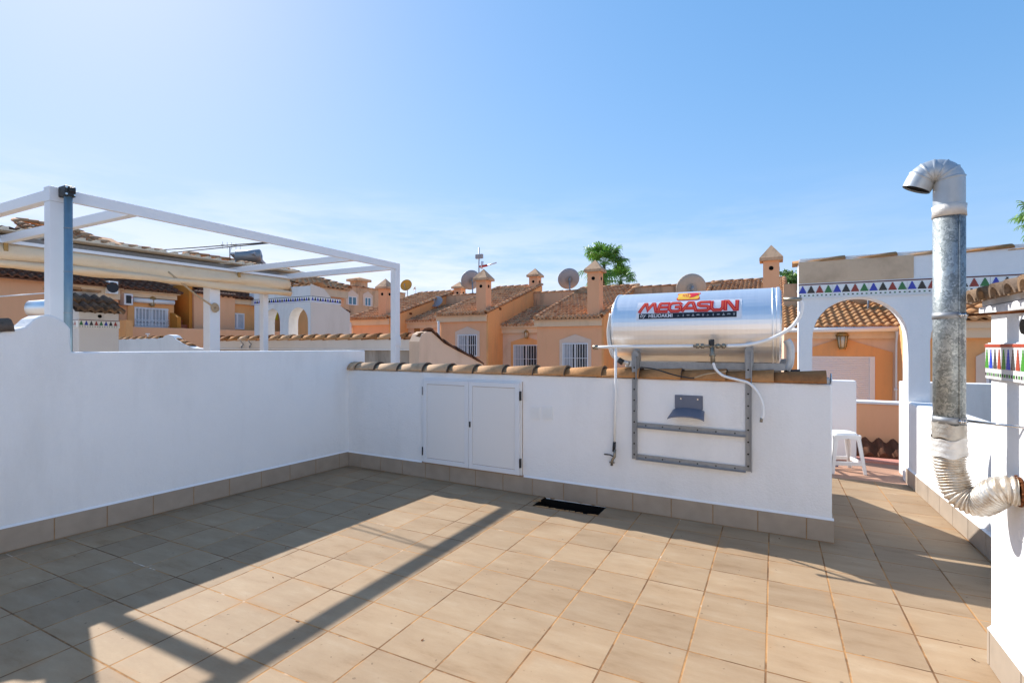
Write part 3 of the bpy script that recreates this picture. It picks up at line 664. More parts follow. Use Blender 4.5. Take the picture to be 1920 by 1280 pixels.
# ARCH WALL -------------------------------------------------------------
AY0, AY1 = 6.70, 6.95
t = thing('arch_wall', (1.0, AY0, 0), 'white wall with two round arches, stepped-tree tile frieze and clay coping', 'arch wall')
ax0 = pY(1497, 600, AY0).x; ztop = 2.42
def arch_wall(mb, x0, x1, openings, z0, z1, y0, y1, n=20):
    # openings: (xa, xb, z_spring, z_crown, z_sill) ; solid wall built as columns and spandrels with real jambs
    xs = x0
    for xa, xb, zs, zc, zl in openings:
        mb.box(xs, xa, y0, y1, z0, z1)
        if zl > z0: mb.box(xa, xb, y0, y1, z0, zl)
        xc = (xa+xb)/2; rx = (xb-xa)/2; rz = zc-zs
        P = [(xc-rx*math.cos(math.pi*i/n), zs+rz*(math.sin(math.pi*i/n))**.92) for i in range(n+1)]
        for (xA, zA), (xB, zB) in zip(P, P[1:]):
            k = mb.add([(xA, y0, zA), (xB, y0, zB), (xB, y0, z1), (xA, y0, z1), (xA, y1, zA), (xB, y1, zB), (xB, y1, z1), (xA, y1, z1)])
            mb.face((k, k+1, k+2, k+3)); mb.face((k+4, k+7, k+6, k+5)); mb.face((k, k+4, k+5, k+1), 0, .5, False); mb.face((k+3, k+2, k+6, k+7))
        xs = xb
    mb.box(xs, x1, y0, y1, z0, z1)
xa, xb = pY(1523, 650, AY0).x, pY(1703, 700, AY0).x
xc_, xd_ = pY(1744, 650, AY0).x, 2.95
b = MB(); arch_wall(b, ax0, 3.5, [(xa, xb, 1.52, 1.985, -.1), (xc_, xd_, 1.50, 1.985, -.1)], -.1, ztop, AY0, AY1); b.build('wall', 'white', t)
# bare, weathered render panel over the left arch and the whitewashed one beside it
zfr1 = 2.155
x_b = pY(1713, 500, AY0).x
b = MB(); b.box(ax0+.004, x_b, AY0-.012, AY0-.001, zfr1+.012, ztop-.01); b.build('bare_render', 'rust_plaster', t, bevel=.003)
b = MB(); b.row((ax0-.01, (AY0+AY1)/2, ztop-.015), (3.5, (AY0+AY1)/2, ztop-.015), 7, .148, flat=.40, th=.014, seg=12, lap=1.1); b.build('coping_tile', 'clay_near', t)
b = MB(); b.box(ax0+.01, 3.49, AY0+.02, AY1-.02, ztop+.001, ztop+.03); b.build('mortar_bed', 'mortar', t)
def frieze(parent, o, U, Nn, W, h, pitch, kinds=('g_green', 'g_blue', 'g_black', 'g_red'), start=0, top='g_maroon', slim=.42, levels=5, tile=4):
    # glazed band: white ground, coloured border line, stepped trees, row of small chequers, vertical joints
    o = Vector(o); U = Vector(U).normalized(); Nn = Vector(Nn).normalized()
    mats = ['g_white', top, *kinds, 'grout']; b = MB()
    n = int(W/pitch+.5)
    tw_ = pitch*tile; s = 0
    while s < W-.01:
        b.obox(o, U, Z_, Nn, s+.0015, min(W, s+tw_-.0015), 0, h, .001, .010, 0); s += tw_
    b.obox(o, U, Z_, Nn, 0, W, h*.905, h*.99, .0102, .0125, 1)
    for i in range(n):
        c = (i+.5)*pitch; m = 2+(i+start) % 4; z0 = h*.30; z1 = h*.84
        if c+pitch*.4 > W: break
        for l in range(levels):
            zA = z0+(z1-z0)*l/levels; zB = z0+(z1-z0)*(l+1)/levels
            wl = pitch*slim*(1-(l+.15)/levels)+pitch*.03
            b.obox(o, U, Z_, Nn, c-wl, c+wl, zA, zB, .0102, .0122, m)
        for q in (-.25, .25):
            cc = c+q*pitch; mm = 4 if q < 0 else 2
            b.obox(o, U, Z_, Nn, cc-pitch*.10, cc+pitch*.10, h*.08, h*.17, .0102, .0122, mm)
    return b.build('tile_frieze', mats, parent)
frieze(t, (ax0, AY0, 2.005), X_, -Y_, 3.5-ax0, .15, .0835, start=1)
b = MB(); b.box(ax0-.001, 3.5, AY0-.016, AY0-.001, 1.988, 2.003); b.build('frieze_ledge', 'mortar', t)
b = MB(); b.obox((xb, AY0, 0), X_, Z_, -Y_, .0, .012, 0, .165, .0, .0); 

# CHIMNEY BLOCK (near right) ------------------------------------------------
CX, CYf = .882, 3.065
t = thing('white_chimney', (1.4, 2.4, 0), 'sunlit white chimney block with tiled roof and tree frieze at the right edge', 'chimney')
b = MB(); b.box(CX, 2.3, 1.5, CYf, -.1, 1.60); b.build('shaft', 'white', t, bevel=.012)
b = MB(); b.box(CX+.01, 4.2, -6.8, 1.49, -.1, 2.75); b.build('added_side_bounce_wall', 'white', t)  # added out of view, bounces sunlight onto the shaded left wall
b = MB(); b.box(-4.9, CX, -3.7, -3.4, -.1, 2.9); b.build('added_rear_bounce_wall', 'pinkwhite', t)  # added behind the camera to return warm light and block blue sky
b = MB(); b.box(CX-.03, 2.3, 1.5, CYf+.04, 1.588, 1.624); b.build('eave_board', 'white', t, bevel=.004)
skirting(t, (CX-.004, 1.5), (CX-.004, CYf-.02), (-1, 0), .165, off=-.12)
b = MB(); b.box(CX-.014, CX+.2, CYf-.02, CYf-.006, 0, .165); b.build('plinth_end', 'skirt', t)
# big corrugated roof tiles, eave running along the wall face
b = MB(); yy = 1.6; sl_ = Vector((.96, 0, .27)).normalized()
while yy < CYf+.06:
    for q in range(4):
        o = Vector((CX-.085, yy, 1.632))+sl_*(q*.30); b.barrel(o+sl_*.34+Z_*.0, o-Z_*.0+Z_*.012, .048, .058, (0, 0, 1), .016, 10, 0, None, math.pi, .95)
        o2 = Vector((CX-.075, yy+.075, 1.668))+sl_*(q*.30); b.barrel(o2+sl_*.34, o2+Z_*.01, .044, .054, (0, 0, -1), .014, 8, 0, None, math.pi, .7)
    yy += .14
b.build('roof_tile', 'clay_moss', t)
b = MB(); b.prism([Vector((CX-.02, 1.55, 1.628)), Vector((CX-.02, 1.55, 1.655)), Vector((2.3, 1.55, 2.035)), Vector((2.3, 1.55, 1.628))], (0, CYf-1.55+.03, 0)); b.build('roof_bed', 'mortar', t)
fz = frieze(t, (CX-.006, CYf+.006, 1.30), -Y_, -X_, CYf-1.55, .155, .047, kinds=('g_green2', 'g_blue2', 'g_grey2', 'g_red2'), top='g_red2', slim=.36, levels=6)
b = MB(); b.obox((CX-.006, CYf+.006, 1.30), -Y_, Z_, -X_, 0, CYf-1.55, -.004, .160, -.004, .0008); b.build('frieze_bed', 'white', t)
b = MB(); c = pX(1921, 612, CX); b.disc(c-X_*.004, X_, .03, 20, 0, .002); b.build('vent_hole', 'dark_hole', t)

# FLUE ---------------------------------------------------------------------
t = thing('flue_pipe', (.69, 2.89, .80), 'tall galvanised flue pipe with hooked cowl and ribbed foil elbow', 'flue pipe')
fp = lambda px, py: pY(px, py, 2.89)
zc1, zc0 = fp(1780, 408).z, fp(1780, 797).z; PXc = fp(1779.5, 600).x; PR = .0570
b = MB(); n = 12
b.tube([(PXc, 2.89, zc0), (PXc, 2.89, zc1)], PR, 40); b.tube([(PXc+PR*.4, 2.89-PR*.93, zc0), (PXc+PR*.4, 2.89-PR*.93, zc1)], .0035, 6); b.build('pipe', 'galv', t)
# cowl elbow: segmented bend to the left
R = .052; ctr = Vector((PXc-R, 2.89, zc1+.1575)); path = [Vector((PXc, 2.89, zc1-.005)), Vector((PXc, 2.89, zc1+.157))]
hd = Vector((-.985, .167, 0)).normalized(); c0 = Vector((PXc, 2.89, zc1+.157))+hd*R
for i in range(1, 25):
    a = math.pi*i/24*.88; path.append(c0-hd*R*math.cos(a)+Z_*R*math.sin(a))
tn = (path[-1]-path[-2]).normalized(); path.append(path[-1]+tn*.035)
b = MB(); fine = []; rr = []
for i in range(len(path)-1):
    fine += [path[i], path[i].lerp(path[i+1], .5)]; rr += [PR*.985, PR*(1.06 if i % 4 == 2 and i >= 1 else .988)]
fine.append(path[-1]); rr.append(PR*.96)
b.tube(fine, PR, 32, ringrad=rr, caps=False); cw = b.build('cowl', 'cowl', t)
b = MB(); b.tube([path[-1]-tn*.012, path[-1]-tn*.008], PR*.94, 24); b.build('cowl_mouth', 'dark_hole', cw)
b = MB(); zz = fp(1780, 404).z; b.tube([(PXc, 2.89, zz-.008), (PXc, 2.89, zz+.02), (PXc, 2.89, zz+.042)], PR+.003, 36, ringrad=[PR+.004, PR+.002, PR+.005]); b.build('foil_tape', 'tape', t)
# ribbed duct: down then elbow to the wall
zd = fp(1780, 850).z; we = pX(1912, 922, CX-.005)
ctrl = [Vector((PXc, 2.89, zd+.01)), Vector((PXc, 2.887, zd-.05)), pY(1786, 893, 2.88), pY(1800, 926, 2.86), pY(1838, 941, 2.825), Vector((we.x-.052, we.y+.016, we.z-.006)), we]
sp_ = spline(ctrl, 14); fine = []; rad = []
tot = 0; 
for i in range(len(sp_)-1):
    seglen = (sp_[i+1]-sp_[i]).length; k = max(1, round(seglen/.0022))
    for q in range(k): fine.append(sp_[i].lerp(sp_[i+1], q/k))
cum = 0; last = fine[0]
for p in fine:
    cum += (p-last).length; last = p
    rad.append(.0560+.0044*math.sin(cum/.0125*2*math.pi)+.001*math.sin(cum*61))
b = MB(); b.tube(fine, .055, 40, ringrad=rad); b.build('ribbed_duct', 'duct', t, smooth=True)
def wrap(z0, z1, nz, base, amp, mat, seed, flare=0):
    rnd = random.Random(seed); b = MB(); sg = 48; ph = [rnd.uniform(0, 6.28) for _ in range(6)]; rows = []
    for i in range(nz+1):
        f = i/nz; ring = []
        for j in range(sg):
            a = 6.2832*j/sg; r = base+flare*(1-f)**3+amp*(math.sin(3*a+ph[0]+f*4)+math.sin(7*a+ph[1]-f*9)*.6+math.sin(f*21+ph[2]+2*math.sin(a+ph[3]))*.9+math.sin(13*a+f*17+ph[4])*.35)
            ring.append((PXc+math.cos(a)*r, 2.89+math.sin(a)*r, z0+(z1-z0)*f+(.006*math.sin(2*a+ph[5])+.004*math.sin(5*a) if i in (0, nz) else 0)))
        rows.append(b.add(ring))
    for r0, r1 in zip(rows, rows[1:]):
        for j in range(sg): b.face((r0+j, r0+(j+1) % sg, r1+(j+1) % sg, r1+j), 0, .5, True)
    return b.build('tape_wrap', mat, t)
z1 = fp(1780, 792).z; zm = fp(1780, 822).z; z0 = fp(1780, 853).z
wrap(zm, z1, 10, PR+.0035, .0010, 'tape_clear', 3); wrap(z0, zm+.004, 12, PR+.0050, .0013, 'tape', 4, .004)
b = MB(); b.tube([we+Vector((-.003, .001, 0)), we+Vector((.004, 0, 0))], .0590, 28); 
for i in range(18):
    a = random.random()*6.28; r_ = .054+random.random()*.008; q = we+Vector((-.012, math.cos(a)*r_, math.sin(a)*r_)); b.tube([q, q+Vector((.009, random.uniform(-.006, .006), random.uniform(-.006, .006)))], .004, 5)
b.build('rusty_collar', 'rust', t)
for pyc, ww in ((592, CX), (786, CX)):
    zc = fp(1780, pyc).z
    b = MB(); b.tube([(PXc, 2.89, zc-.014), (PXc, 2.89, zc+.014)], PR+.0028, 40); cl = b.build('clamp', 'galv_plain', t)
    b = MB(); q = Vector((PXc+.033, 2.89-PR-.004, zc)); b.tube([q-X_*.016, q+X_*.016], .005, 8); b.tube([q-X_*.012, q-X_*.006], .010, 6); b.tube([q+X_*.004, q+X_*.010], .010, 6); b.build('bolt', 'steel', cl)
    b = MB(); b.tube([(PXc+PR, 2.875, zc), (CX+.01, 2.70, zc+.003)], .0055, 8); b.build('stay_rod', 'steel' if pyc > 700 else 'rust', cl)
# ================================================================= NEIGHBOUR'S TERRACE (left)
PX = -5.34
c0 = pX(105, 353, PX); zt_ = 2.765; yc0 = c0.y; yc1 = pX(742, 500, PX).y
t = thing('pergola', (PX, (yc0+yc1)/2, 0), 'white aluminium pergola frame without cover standing on the neighbouring terrace', 'pergola')
b = MB(); b.box(PX+.005, PX+.045, yc0-.05, yc1+.05, zt_-.098, zt_); b.build('beam', 'alu', t, bevel=.003)
for y in (yc0, yc1):
    b = MB(); b.box(PX-.055, PX+.043, y-.058, y+.052, 0.0, zt_-.099 if y > 4 else zt_-.119); b.build('post', 'alu', t, bevel=.003)
b = MB(); b.box(PX-.057, PX+.048, yc0-.061, yc0+.062, zt_-.118, zt_+.002); b.build('corner_cap', 'alu', t, bevel=.002)
ys = [yc0, pX(250, 388, PX).y, pX(662, 476, PX).y, yc1]
AX = -8.05
for y in ys:
    b = MB(); b.box(AX-.3, PX+.004, y-.035, y+.035, zt_-.096, zt_-.006); b.build('rafter', 'alu', t, bevel=.003)
b = MB(); b.box(PX+.046, PX+.054, yc1-.06, yc1+.06, 1.46, 1.60); b.box(PX+.0465, PX+.060, yc1-.012, yc1-.004, 1.5, 1.52); b.build('foot_plate', 'alu', t)
for y in (pX(397, 600, AX).y, pX(495, 600, AX).y):
    b = MB(); w = .085 if y < 5.6 else .05; b.box(AX-w, AX+w, y-w, y+w, 0, 2.52); b.build('post', 'alu', t, bevel=.004)
b = MB(); b.tube(spline([(AX+.1, 4.35, 2.55), (AX+.11, 4.75, 2.25), (AX+.1, pX(404, 577, AX+.1).y, pX(404, 577, AX+.1).z)], 6), .014, 6); k = pX(404, 577, AX+.11)
for i in range(6): b.tube(arc(k+Vector((0, random.uniform(-.02, .02), random.uniform(-.03, .03))), Y_, Z_, .045, 0, 6.28, 10), .013, 6)
b.build('tie_rope', 'rope', t)
# retracted canvas
t = thing('awning', (AX, 4.4, 2.3), 'retracted beige canvas awning hanging in folds under a cream sheet roof', 'awning'); t.rotation_euler.z = -.086
ya, ye = -3.0, pX(527, 535, AX).y
b = MB(); ns = 170; prof_ = [(0.0, 0.0), (.03, -.045), (.055, -.10), (.06, -.15), (.035, -.185), (.015, -.197), (.055, -.207), (.085, -.235), (.085, -.27), (.05, -.30), (0, -.295), (-.09, -.29), (-.14, -.22), (-.12, -.08), (-.05, 0)]
rows = []
for i in range(ns+1):
    y = ya+(ye-ya)*i/ns; e = max(0, (y-(ye-.55))/.55)
    rows.append(b.add([(AX+.06+x*(1+.35*math.sin(y*2.1+j)+.2*math.sin(y*5.3+2*j)), y, 2.675+z*(1+.05*math.sin(y*1.3))+(.012*math.sin(y*3.1+j*.7)+.010*abs(math.sin(y*1.7+j*1.1))-.012*abs(math.sin(y*4.3-j*.8)) if j > 1 else 0)-(.0 if j < 2 else e*.02*math.sin(j*2.2))) for j, (x, z) in enumerate(prof_)]))
n = len(prof_)
for r0, r1 in zip(rows, rows[1:]):
    for j in range(n): b.face((r0+j, r1+j, r1+(j+1) % n, r0+(j+1) % n), 0, .5, True)
b.face(tuple(rows[-1]+j for j in range(n))); b.face(tuple(rows[0]+j for j in reversed(range(n)))); b.build('canvas', 'cloth', t)
b = MB(); b.box(AX-.02, AX+.09, ya, ye+.01, 2.676, 2.716); b.build('front_rail', 'alu', t)
b = MB(); b.box(AX-1.6, AX-.16, ya, ye+.25, 2.70, 2.81); b.build('tray', 'galv_plain', t)
b = MB()
for i, (y0, y1, dz) in enumerate(((ya, 3.0, .05), (3.02, 5.3, .04), (5.32, ye+.35, .03))):
    b.obox((AX+.08, y0, 2.80+dz*.6), -X_, Y_, Z_, 0, 1.9, 0, y1-y0-.01, 0, .016)
    for j in range(int((y1-y0)/.16)):
        y = y0+j*.16; b.obox((AX+.075, y, 2.8165+dz*.6), -X_, Y_, Z_, 0, 1.9, 0, .05, 0, .03)
b.build('roof_sheet', 'cream_sheet', t)
for y in ys[1:3]:
    b = MB(); b.box(AX+.10, AX+.125, y-.02, y+.02, 2.53, 2.69); b.build('strap', 'amber', t)
# galvanised pole with black clamp
q = pX(128, 480, -5.20)
t = thing('steel_pole', (-5.20, q.y, .8), 'blue-grey steel tube clamped by a black bracket to the corner of the pergola', 'pole')
b = MB(); zt2 = pX(128, 366, -5.20).z; b.tube([(-5.20, q.y, .8), (-5.20, q.y, zt2)], .029, 16); b.build('tube', 'pole_steel', t)
for z in (1.72, 2.06, 2.42): b = MB(); b.tube([(-5.20, q.y, z), (-5.20, q.y, z+.006)], .0305, 16); b.build('joint_ring', 'galv_plain', t)
b = MB(); b.box(-5.285, -5.165, q.y-.036, q.y+.040, zt2-.015, zt2+.072); b.box(-5.164, -5.148, q.y-.012, q.y+.034, zt2+.02, zt2+.06); b.build('clamp', 'black', t, bevel=.008)
for dy in (-.035, .035):
    for dz in (0, .055): b = MB(); b.disc((-5.161, q.y+dy*.8, zt2+dz), X_, .008, 8, 0, .006); b.build('bolt', 'steel', t)
# wires
b = MB()
for dy in (0, .06):
    p = pX(510+dy*60, 446, PX-.05); p.z = zt_-.06; e = Vector((-15, p.y+1.0+dy*10, 3.7)); m_ = (p+e)/2-Z_*.12; b.tube(spline([p, m_, e], 8), .008, 5)
tag(b.build('clothes_line', 'rubber'), 'pair of thin dark wires strung from the pergola beam towards the far roofs', 'wire')
b = MB(); p = pX(-30, 558, -13); e = pX(93, 549, -13); b.tube([p, e], .012, 5); tag(b.build('cable', 'pvc'), 'thin white cable strung in front of the blank orange wall at far left', 'wire')

# neighbour's parapet with coping and curved end
NY = 6.62
t = thing('coped_parapet', (-7.5, NY, 0), 'cream parapet with humped clay coping behind the pergola, ending in a curved gable', 'wall')
b = MB(); b.box(-10.6, -5.075, NY, NY+.2, 1.405, 1.575); b.build('wall', 'pinkwhite', t, bevel=.006)
b = MB(); b.box(-10.6, -5.08, NY+.03, NY+.19, -.1, 1.402); b.build('stained_base', 'concrete', t)
b = MB(); b.box(-10.6, -5.07, NY-.02, NY+.03, 1.385, 1.404); b.build('drip_ledge', 'mortar', t)
b = MB(); b.row((-10.6, NY+.1, 1.57), (-5.06, NY+.1, 1.57), 18, .125, flat=.85, th=.02, seg=8); b.build('coping_tile', 'clay_near', t)
g = MB(); gx = -5.04
gp = [pX(*p, gx) for p in ((786, 690), (786, 640), (792, 626), (800, 621.5), (809, 622), (818, 630), (832, 643), (855, 656), (885, 671), (906, 683))]
gp = [(gx, p.y, p.z) for p in gp]; gp += [(gx, gp[-1][1], -.1), (gx, gp[0][1], -.1)]
g.prism(gp, (-.2, 0, 0)); g.build('curved_gable', 'ochre_pale', t)
g = MB()
for a_, c_ in zip(gp[4:9], gp[5:10]):
    a_ = Vector(a_); c_ = Vector(c_); n_ = 1 if (c_-a_).length < .9 else 2
    for i in range(n_):
        p = a_.lerp(c_, i/n_); e = a_.lerp(c_, (i+1)/n_); g.barrel(e-X_*.08, p-X_*.08+Z_*.01, .10, .125, (0, 0, 1), .018, 8, 0, None, math.pi, .6)
g.build('gable_tile', 'clay_dark', t)
for px in (456, 471):
    b = MB(); o = pY(px, 650, NY-.005); b.tube(spline([o+Z_*.06, o+Vector((0, -.015, .02)), o+Vector((0, -.03, -.02)), o+Vector((.03, -.06, -.01)), o+Vector((.04, -.07, .03))], 4), .009, 6); b.tube(spline([o+Z_*.05, o+Vector((-.01, -.03, .09)), o+Vector((-.02, -.05, .13))], 4), .009, 6); b.build('coat_hook', 'galv_plain', t)

# neighbour's white chimney with tiled cap (near left)
CXl = -10.5; q0, q1 = pX(148, 620, CXl).y, pX(223, 620, CXl).y; zf0, zf1 = pX(185, 614.5, CXl).z, pX(185, 600, CXl).z; ze = pX(185, 587, CXl).z; CW = .95
t = thing('tiled_chimney', (CXl-CW/2, (q0+q1)/2, 0), 'white chimney with small scalloped clay roof and tree frieze right of the steel pole', 'chimney')
b = MB(); b.box(CXl-CW, CXl, q0, q1, -.1, ze+.02); b.build('shaft', 'white_far', t, bevel=.01)
frieze(t, (CXl, q0-.008, zf0), Y_, X_, q1-q0+.016, zf1-zf0, (q1-q0)/8.2, start=0, slim=.36)
frieze(t, (CXl-CW, q0, zf0), X_, -Y_, CW-.002, zf1-zf0, .08, start=1, slim=.36)
b = MB(); b.disc((CXl+.004, pX(187, 593, CXl).y, pX(187, 593, CXl).z), X_, .03, 14, 0, .004); b.build('vent_hole', 'dark_hole', t)
b = MB(); V_ = Vector((-.86, 0, .50)).normalized(); b.roof((CXl+.07, q0-.07, ze+.03), Y_, q1-q0+.13, V_, .60, tw=.148, cl=.30, amp=.046, base=.03); b.build('roof', 'clay_moss', t)
b = MB(); b.prism([(CXl-.02, q0+.01, ze+.02), (CXl-.50, q0+.01, ze+.30), (CXl-.95, q0+.01, ze+.02)], (0, q1-q0-.02, 0)); b.build('gable', 'white_far', t)
b = MB(); b.box(CXl-.95, CXl-.52, q0-.1, q1-.1, ze+.2, ze+.40); b.build('rear_wall', 'white_far', t)
b = MB(); b.box(CXl-1.0, CXl-.45, q0-.12, q0+.22, ze+.425, ze+.47); b.box(CXl-1.0, CXl-.45, q0+.23, q1-.07, ze+.40, ze+.445); b.build('cap_slab', 'clay_near', t)

# white humped wall further off
WY = 7.6
t = thing('humped_wall', (pY(290, 640, WY).x, WY, 0), 'bright white wall with clay coping and rounded hump beyond the small white chimney', 'wall')
pf = [(222, 650), (222, 636), (304, 633.5), (309, 629), (316, 627), (323, 629), (328, 635), (345, 645), (362, 652), (386, 654), (386, 662), (222, 662)]
b = MB(); b.prism([pY(a, c, WY) for a, c in pf], (0, .2, 0)); b.build('wall', 'white_far', t, bevel=.01)
a = pY(222, 637, WY+.1); e = pY(304, 635, WY+.1); b = MB(); b.row(a, e, 6, .105, flat=.8, th=.02); b.build('coping_tile', 'clay_warm', t)
a = pY(330, 634, WY+.1); e = pY(362, 649, WY+.1); b = MB(); b.row(a+Z_*.0, e, 3, .09, flat=.5, th=.02); b.build('slope_tile', 'clay_warm', t)
b = MB(); o = pY(277, 627, WY+.1); b.tube([o-Z_*.08, o], .02, 8); b.tube([o, o+Z_*.03], .05, 10); tag(b.build('roof_vent', 'pvc'), 'tiny white cap standing on the coping of the humped white wall', 'vent')
# small solar tank seen behind the wall hump
b = MB(); a = pX(57, 580, -18); e = pX(102, 577, -18); e.x += .8; b.tube([a, a.lerp(e, .03), a.lerp(e, .97), e], .235, 24, ringrad=[.2, .235, .235, .2]); b.tube([e, e+(e-a).normalized()*.05], .10, 10, 1); b.tube([a.lerp(e, .25)-Z_*1.2, a.lerp(e, .25)], .03, 6); b.tube([a.lerp(e, .8)-Z_*1.2, a.lerp(e, .8)], .03, 6); tag(b.build('solar_tank', ['tank', 'black']), 'small shiny solar tank half hidden behind the white pergola post', 'water heater')

# ================================================================= BUILDING PIECES
def window(parent, o, U, Nn, w, h, kind='grille', bars=8, mats=('alu', 'glass_dark', 'alu'), mull=1, rail=True):
    o = Vector(o); b = MB(); f = .055*(w/1.0)**.3
    for u0, u1, v0, v1 in ((0, f, 0, h), (w-f, w, 0, h), (f, w-f, 0, f), (f, w-f, h-f, h)): b.obox(o, U, Z_, Nn, u0, u1, v0, v1, -.02, .045)
    for i in range(mull): c = w*(i+1)/(mull+1); b.obox(o, U, Z_, Nn, c-.04, c+.04, f, h-f, -.02, .03)
    fr = b.build('window', mats[0], parent)
    b = MB(); b.obox(o, U, Z_, Nn, f, w-f, f, h-f, -.03, .006); b.build('pane', mats[1], fr)
    if mats[1] == 'glass_dark' and kind:
        b = MB()
        for i in range(7): b.obox(o, U, Z_, Nn, f+(w*.36)*i/7, f+(w*.36)*(i+.86)/7, f, h-f, .0065, .012+.006*(i % 2))
        b.build('curtain', 'curtain', fr)
    if kind:
        b = MB()
        for i in range(bars): c = w*(i+1)/(bars+1); b.obox(o, U, Z_, Nn, c-.011, c+.011, 0, h, .075, .097)
        if rail:
            for v in (.04, h*.5, h-.06): b.obox(o, U, Z_, Nn, 0, w, v, v+.025, .068, .090)
        if kind == 'lattice':
            for i in range(bars+1):
                c = w*(i+.5)/(bars+1); s = w/(bars+1)*.5
                for v in (h*.45, h*.62):
                    for sg in (-1, 1): b.obox(o+U*(c-s)+Z_*(v-sg*s), (U+Z_*sg).normalized(), (Z_-U*sg).normalized(), Nn, 0, s*2.8, -.01, .01, .07, .09)
        b.build('grille', mats[2], fr)
    return fr
def surround(parent, o, U, Nn, w, h, mat='surround', bw=.16, peak=.28):
    o = Vector(o); b = MB()
    pts = [(-bw, 0), (0, 0), (0, h), (w, h), (w, 0), (w+bw, 0), (w+bw, h+bw), (w/2, h+bw+peak), (-bw, h+bw)]
    for quad_ in ([0, 1, 2, 8], [2, 3, 6, 7, 8], [3, 4, 5, 6]):
        b.prism([o+U*pts[i][0]+Z_*pts[i][1]+Nn*.002 for i in quad_], Nn*.028)
    return b.build('window_surround', mat, parent)
def lantern(parent, c, Nn, s=1.0):
    c = Vector(c); Nn = Vector(Nn); b = MB()
    b.tube([c+Nn*.0+Z_*.02*s, c+Nn*.10*s+Z_*.02*s], .05*s, 8); d = c+Nn*.16*s
    b.tube([d+Z_*.16*s, d+Z_*.22*s, d+Z_*.30*s], .1, 6, ringrad=[.16*s, .13*s, .02*s]); b.tube([d-Z_*.14*s, d-Z_*.20*s], .08*s, 6)
    for i in range(6): a = i*math.pi/3; b.tube([d+Vector((math.cos(a)*.13*s, math.sin(a)*.13*s, .17*s)), d+Vector((math.cos(a)*.085*s, math.sin(a)*.085*s, -.15*s))], .012*s, 4)
    l = b.build('wall_lantern', 'amber', parent); b = MB(); b.tube([d-Z_*.14*s, d+Z_*.15*s], .1, 8, ringrad=[.075*s, .115*s]); b.build('lamp_glass', 'lantern_glass', l)
def cap_chimney(parent, cx, cy, w, z0, zcap, zap, mat='ochre', over=.13):
    b = MB(); b.box(cx-w/2, cx+w/2, cy-w/2, cy+w/2, z0, zcap); b.box(cx-w/2-.05, cx+w/2+.05, cy-w/2-.05, cy+w/2+.05, z0-.1, z0+.06)
    ch = b.build('chimney', mat, parent)
    b = MB(); o = w/2+over*w/.58; th = .10*w/.58
    k = b.add([(cx+sx*o, cy+sy*o, z) for z in (zcap-.02, zcap+th) for sx, sy in ((-1, -1), (1, -1), (1, 1), (-1, 1))]+[(cx, cy, zap)])
    for i in range(4): b.face((k+i, k+(i+1) % 4, k+4+(i+1) % 4, k+4+i)); b.face((k+4+i, k+4+(i+1) % 4, k+8))
    b.face((k+3, k+2, k+1, k)); b.build('chimney_cap', 'ochre_dirty', ch)
    b = MB(); zz = zcap-.32*w/.58
    b.disc((cx, cy-w/2, zz), Y_, .085*w/.58, 12, 0, .012); b.disc((cx+w/2, cy, zz), X_, .085*w/.58, 12, 0, .012); b.build('vent_hole', 'dark_hole', ch)
    return ch
def dish(name, c, n, rad, mat, label, mast=1.0, lnb=True, seg=28):
    c = Vector(c); n = Vector(n).normalized(); t = thing(name, tuple(c-Z_*mast), label, 'satellite dish')
    a = n.cross(Z_).normalized(); u = a.cross(n); b = MB(); R = 5; prev = None
    for s_, off in ((1, 0), (-1, -.025)):
        rings = [b.add([c+n*(off*rad*2+(i/R)**2*rad*.26)+(a*math.cos(6.2832*j/seg)+u*math.sin(6.2832*j/seg))*rad*i/R for j in range(seg)]) for i in range(1, R+1)]
        k = b.add([c+n*off*rad*2]);
        for j in range(seg): b.face((k, rings[0]+j, rings[0]+(j+1) % seg), 0, .5, True)
        for r0, r1 in zip(rings, rings[1:]):
            for j in range(seg): b.face((r0+j, r1+j, r1+(j+1) % seg, r0+(j+1) % seg), 0, .5, True)
        if prev:
            for j in range(seg): b.face((prev[-1]+j, rings[-1]+j, rings[-1]+(j+1) % seg, prev[-1]+(j+1) % seg))
        prev = rings
    b.build('reflector', mat, t)
    b = MB(); bk = c-n*rad*.35; b.tube([c-n*.05*rad, bk], rad*.12, 8); b.tube([c-n*rad*.08, c-n*rad*.12], rad*.34, 12); b.tube([bk, bk-Z_*mast], rad*.06, 8); b.tube([bk+u*rad*.25, bk-u*rad*.25], rad*.08, 6); b.build('mount', 'galv_plain', t)
    if lnb:
        b = MB(); e = c+n*rad*.95-u*rad*.2; b.tube([c-u*rad*.95+n*rad*.2, e], rad*.045, 6); b.tube([e, e-n*rad*.2+u*rad*.05], rad*.10, 8); b.build('feed_arm', 'galv_plain', t)
    return t

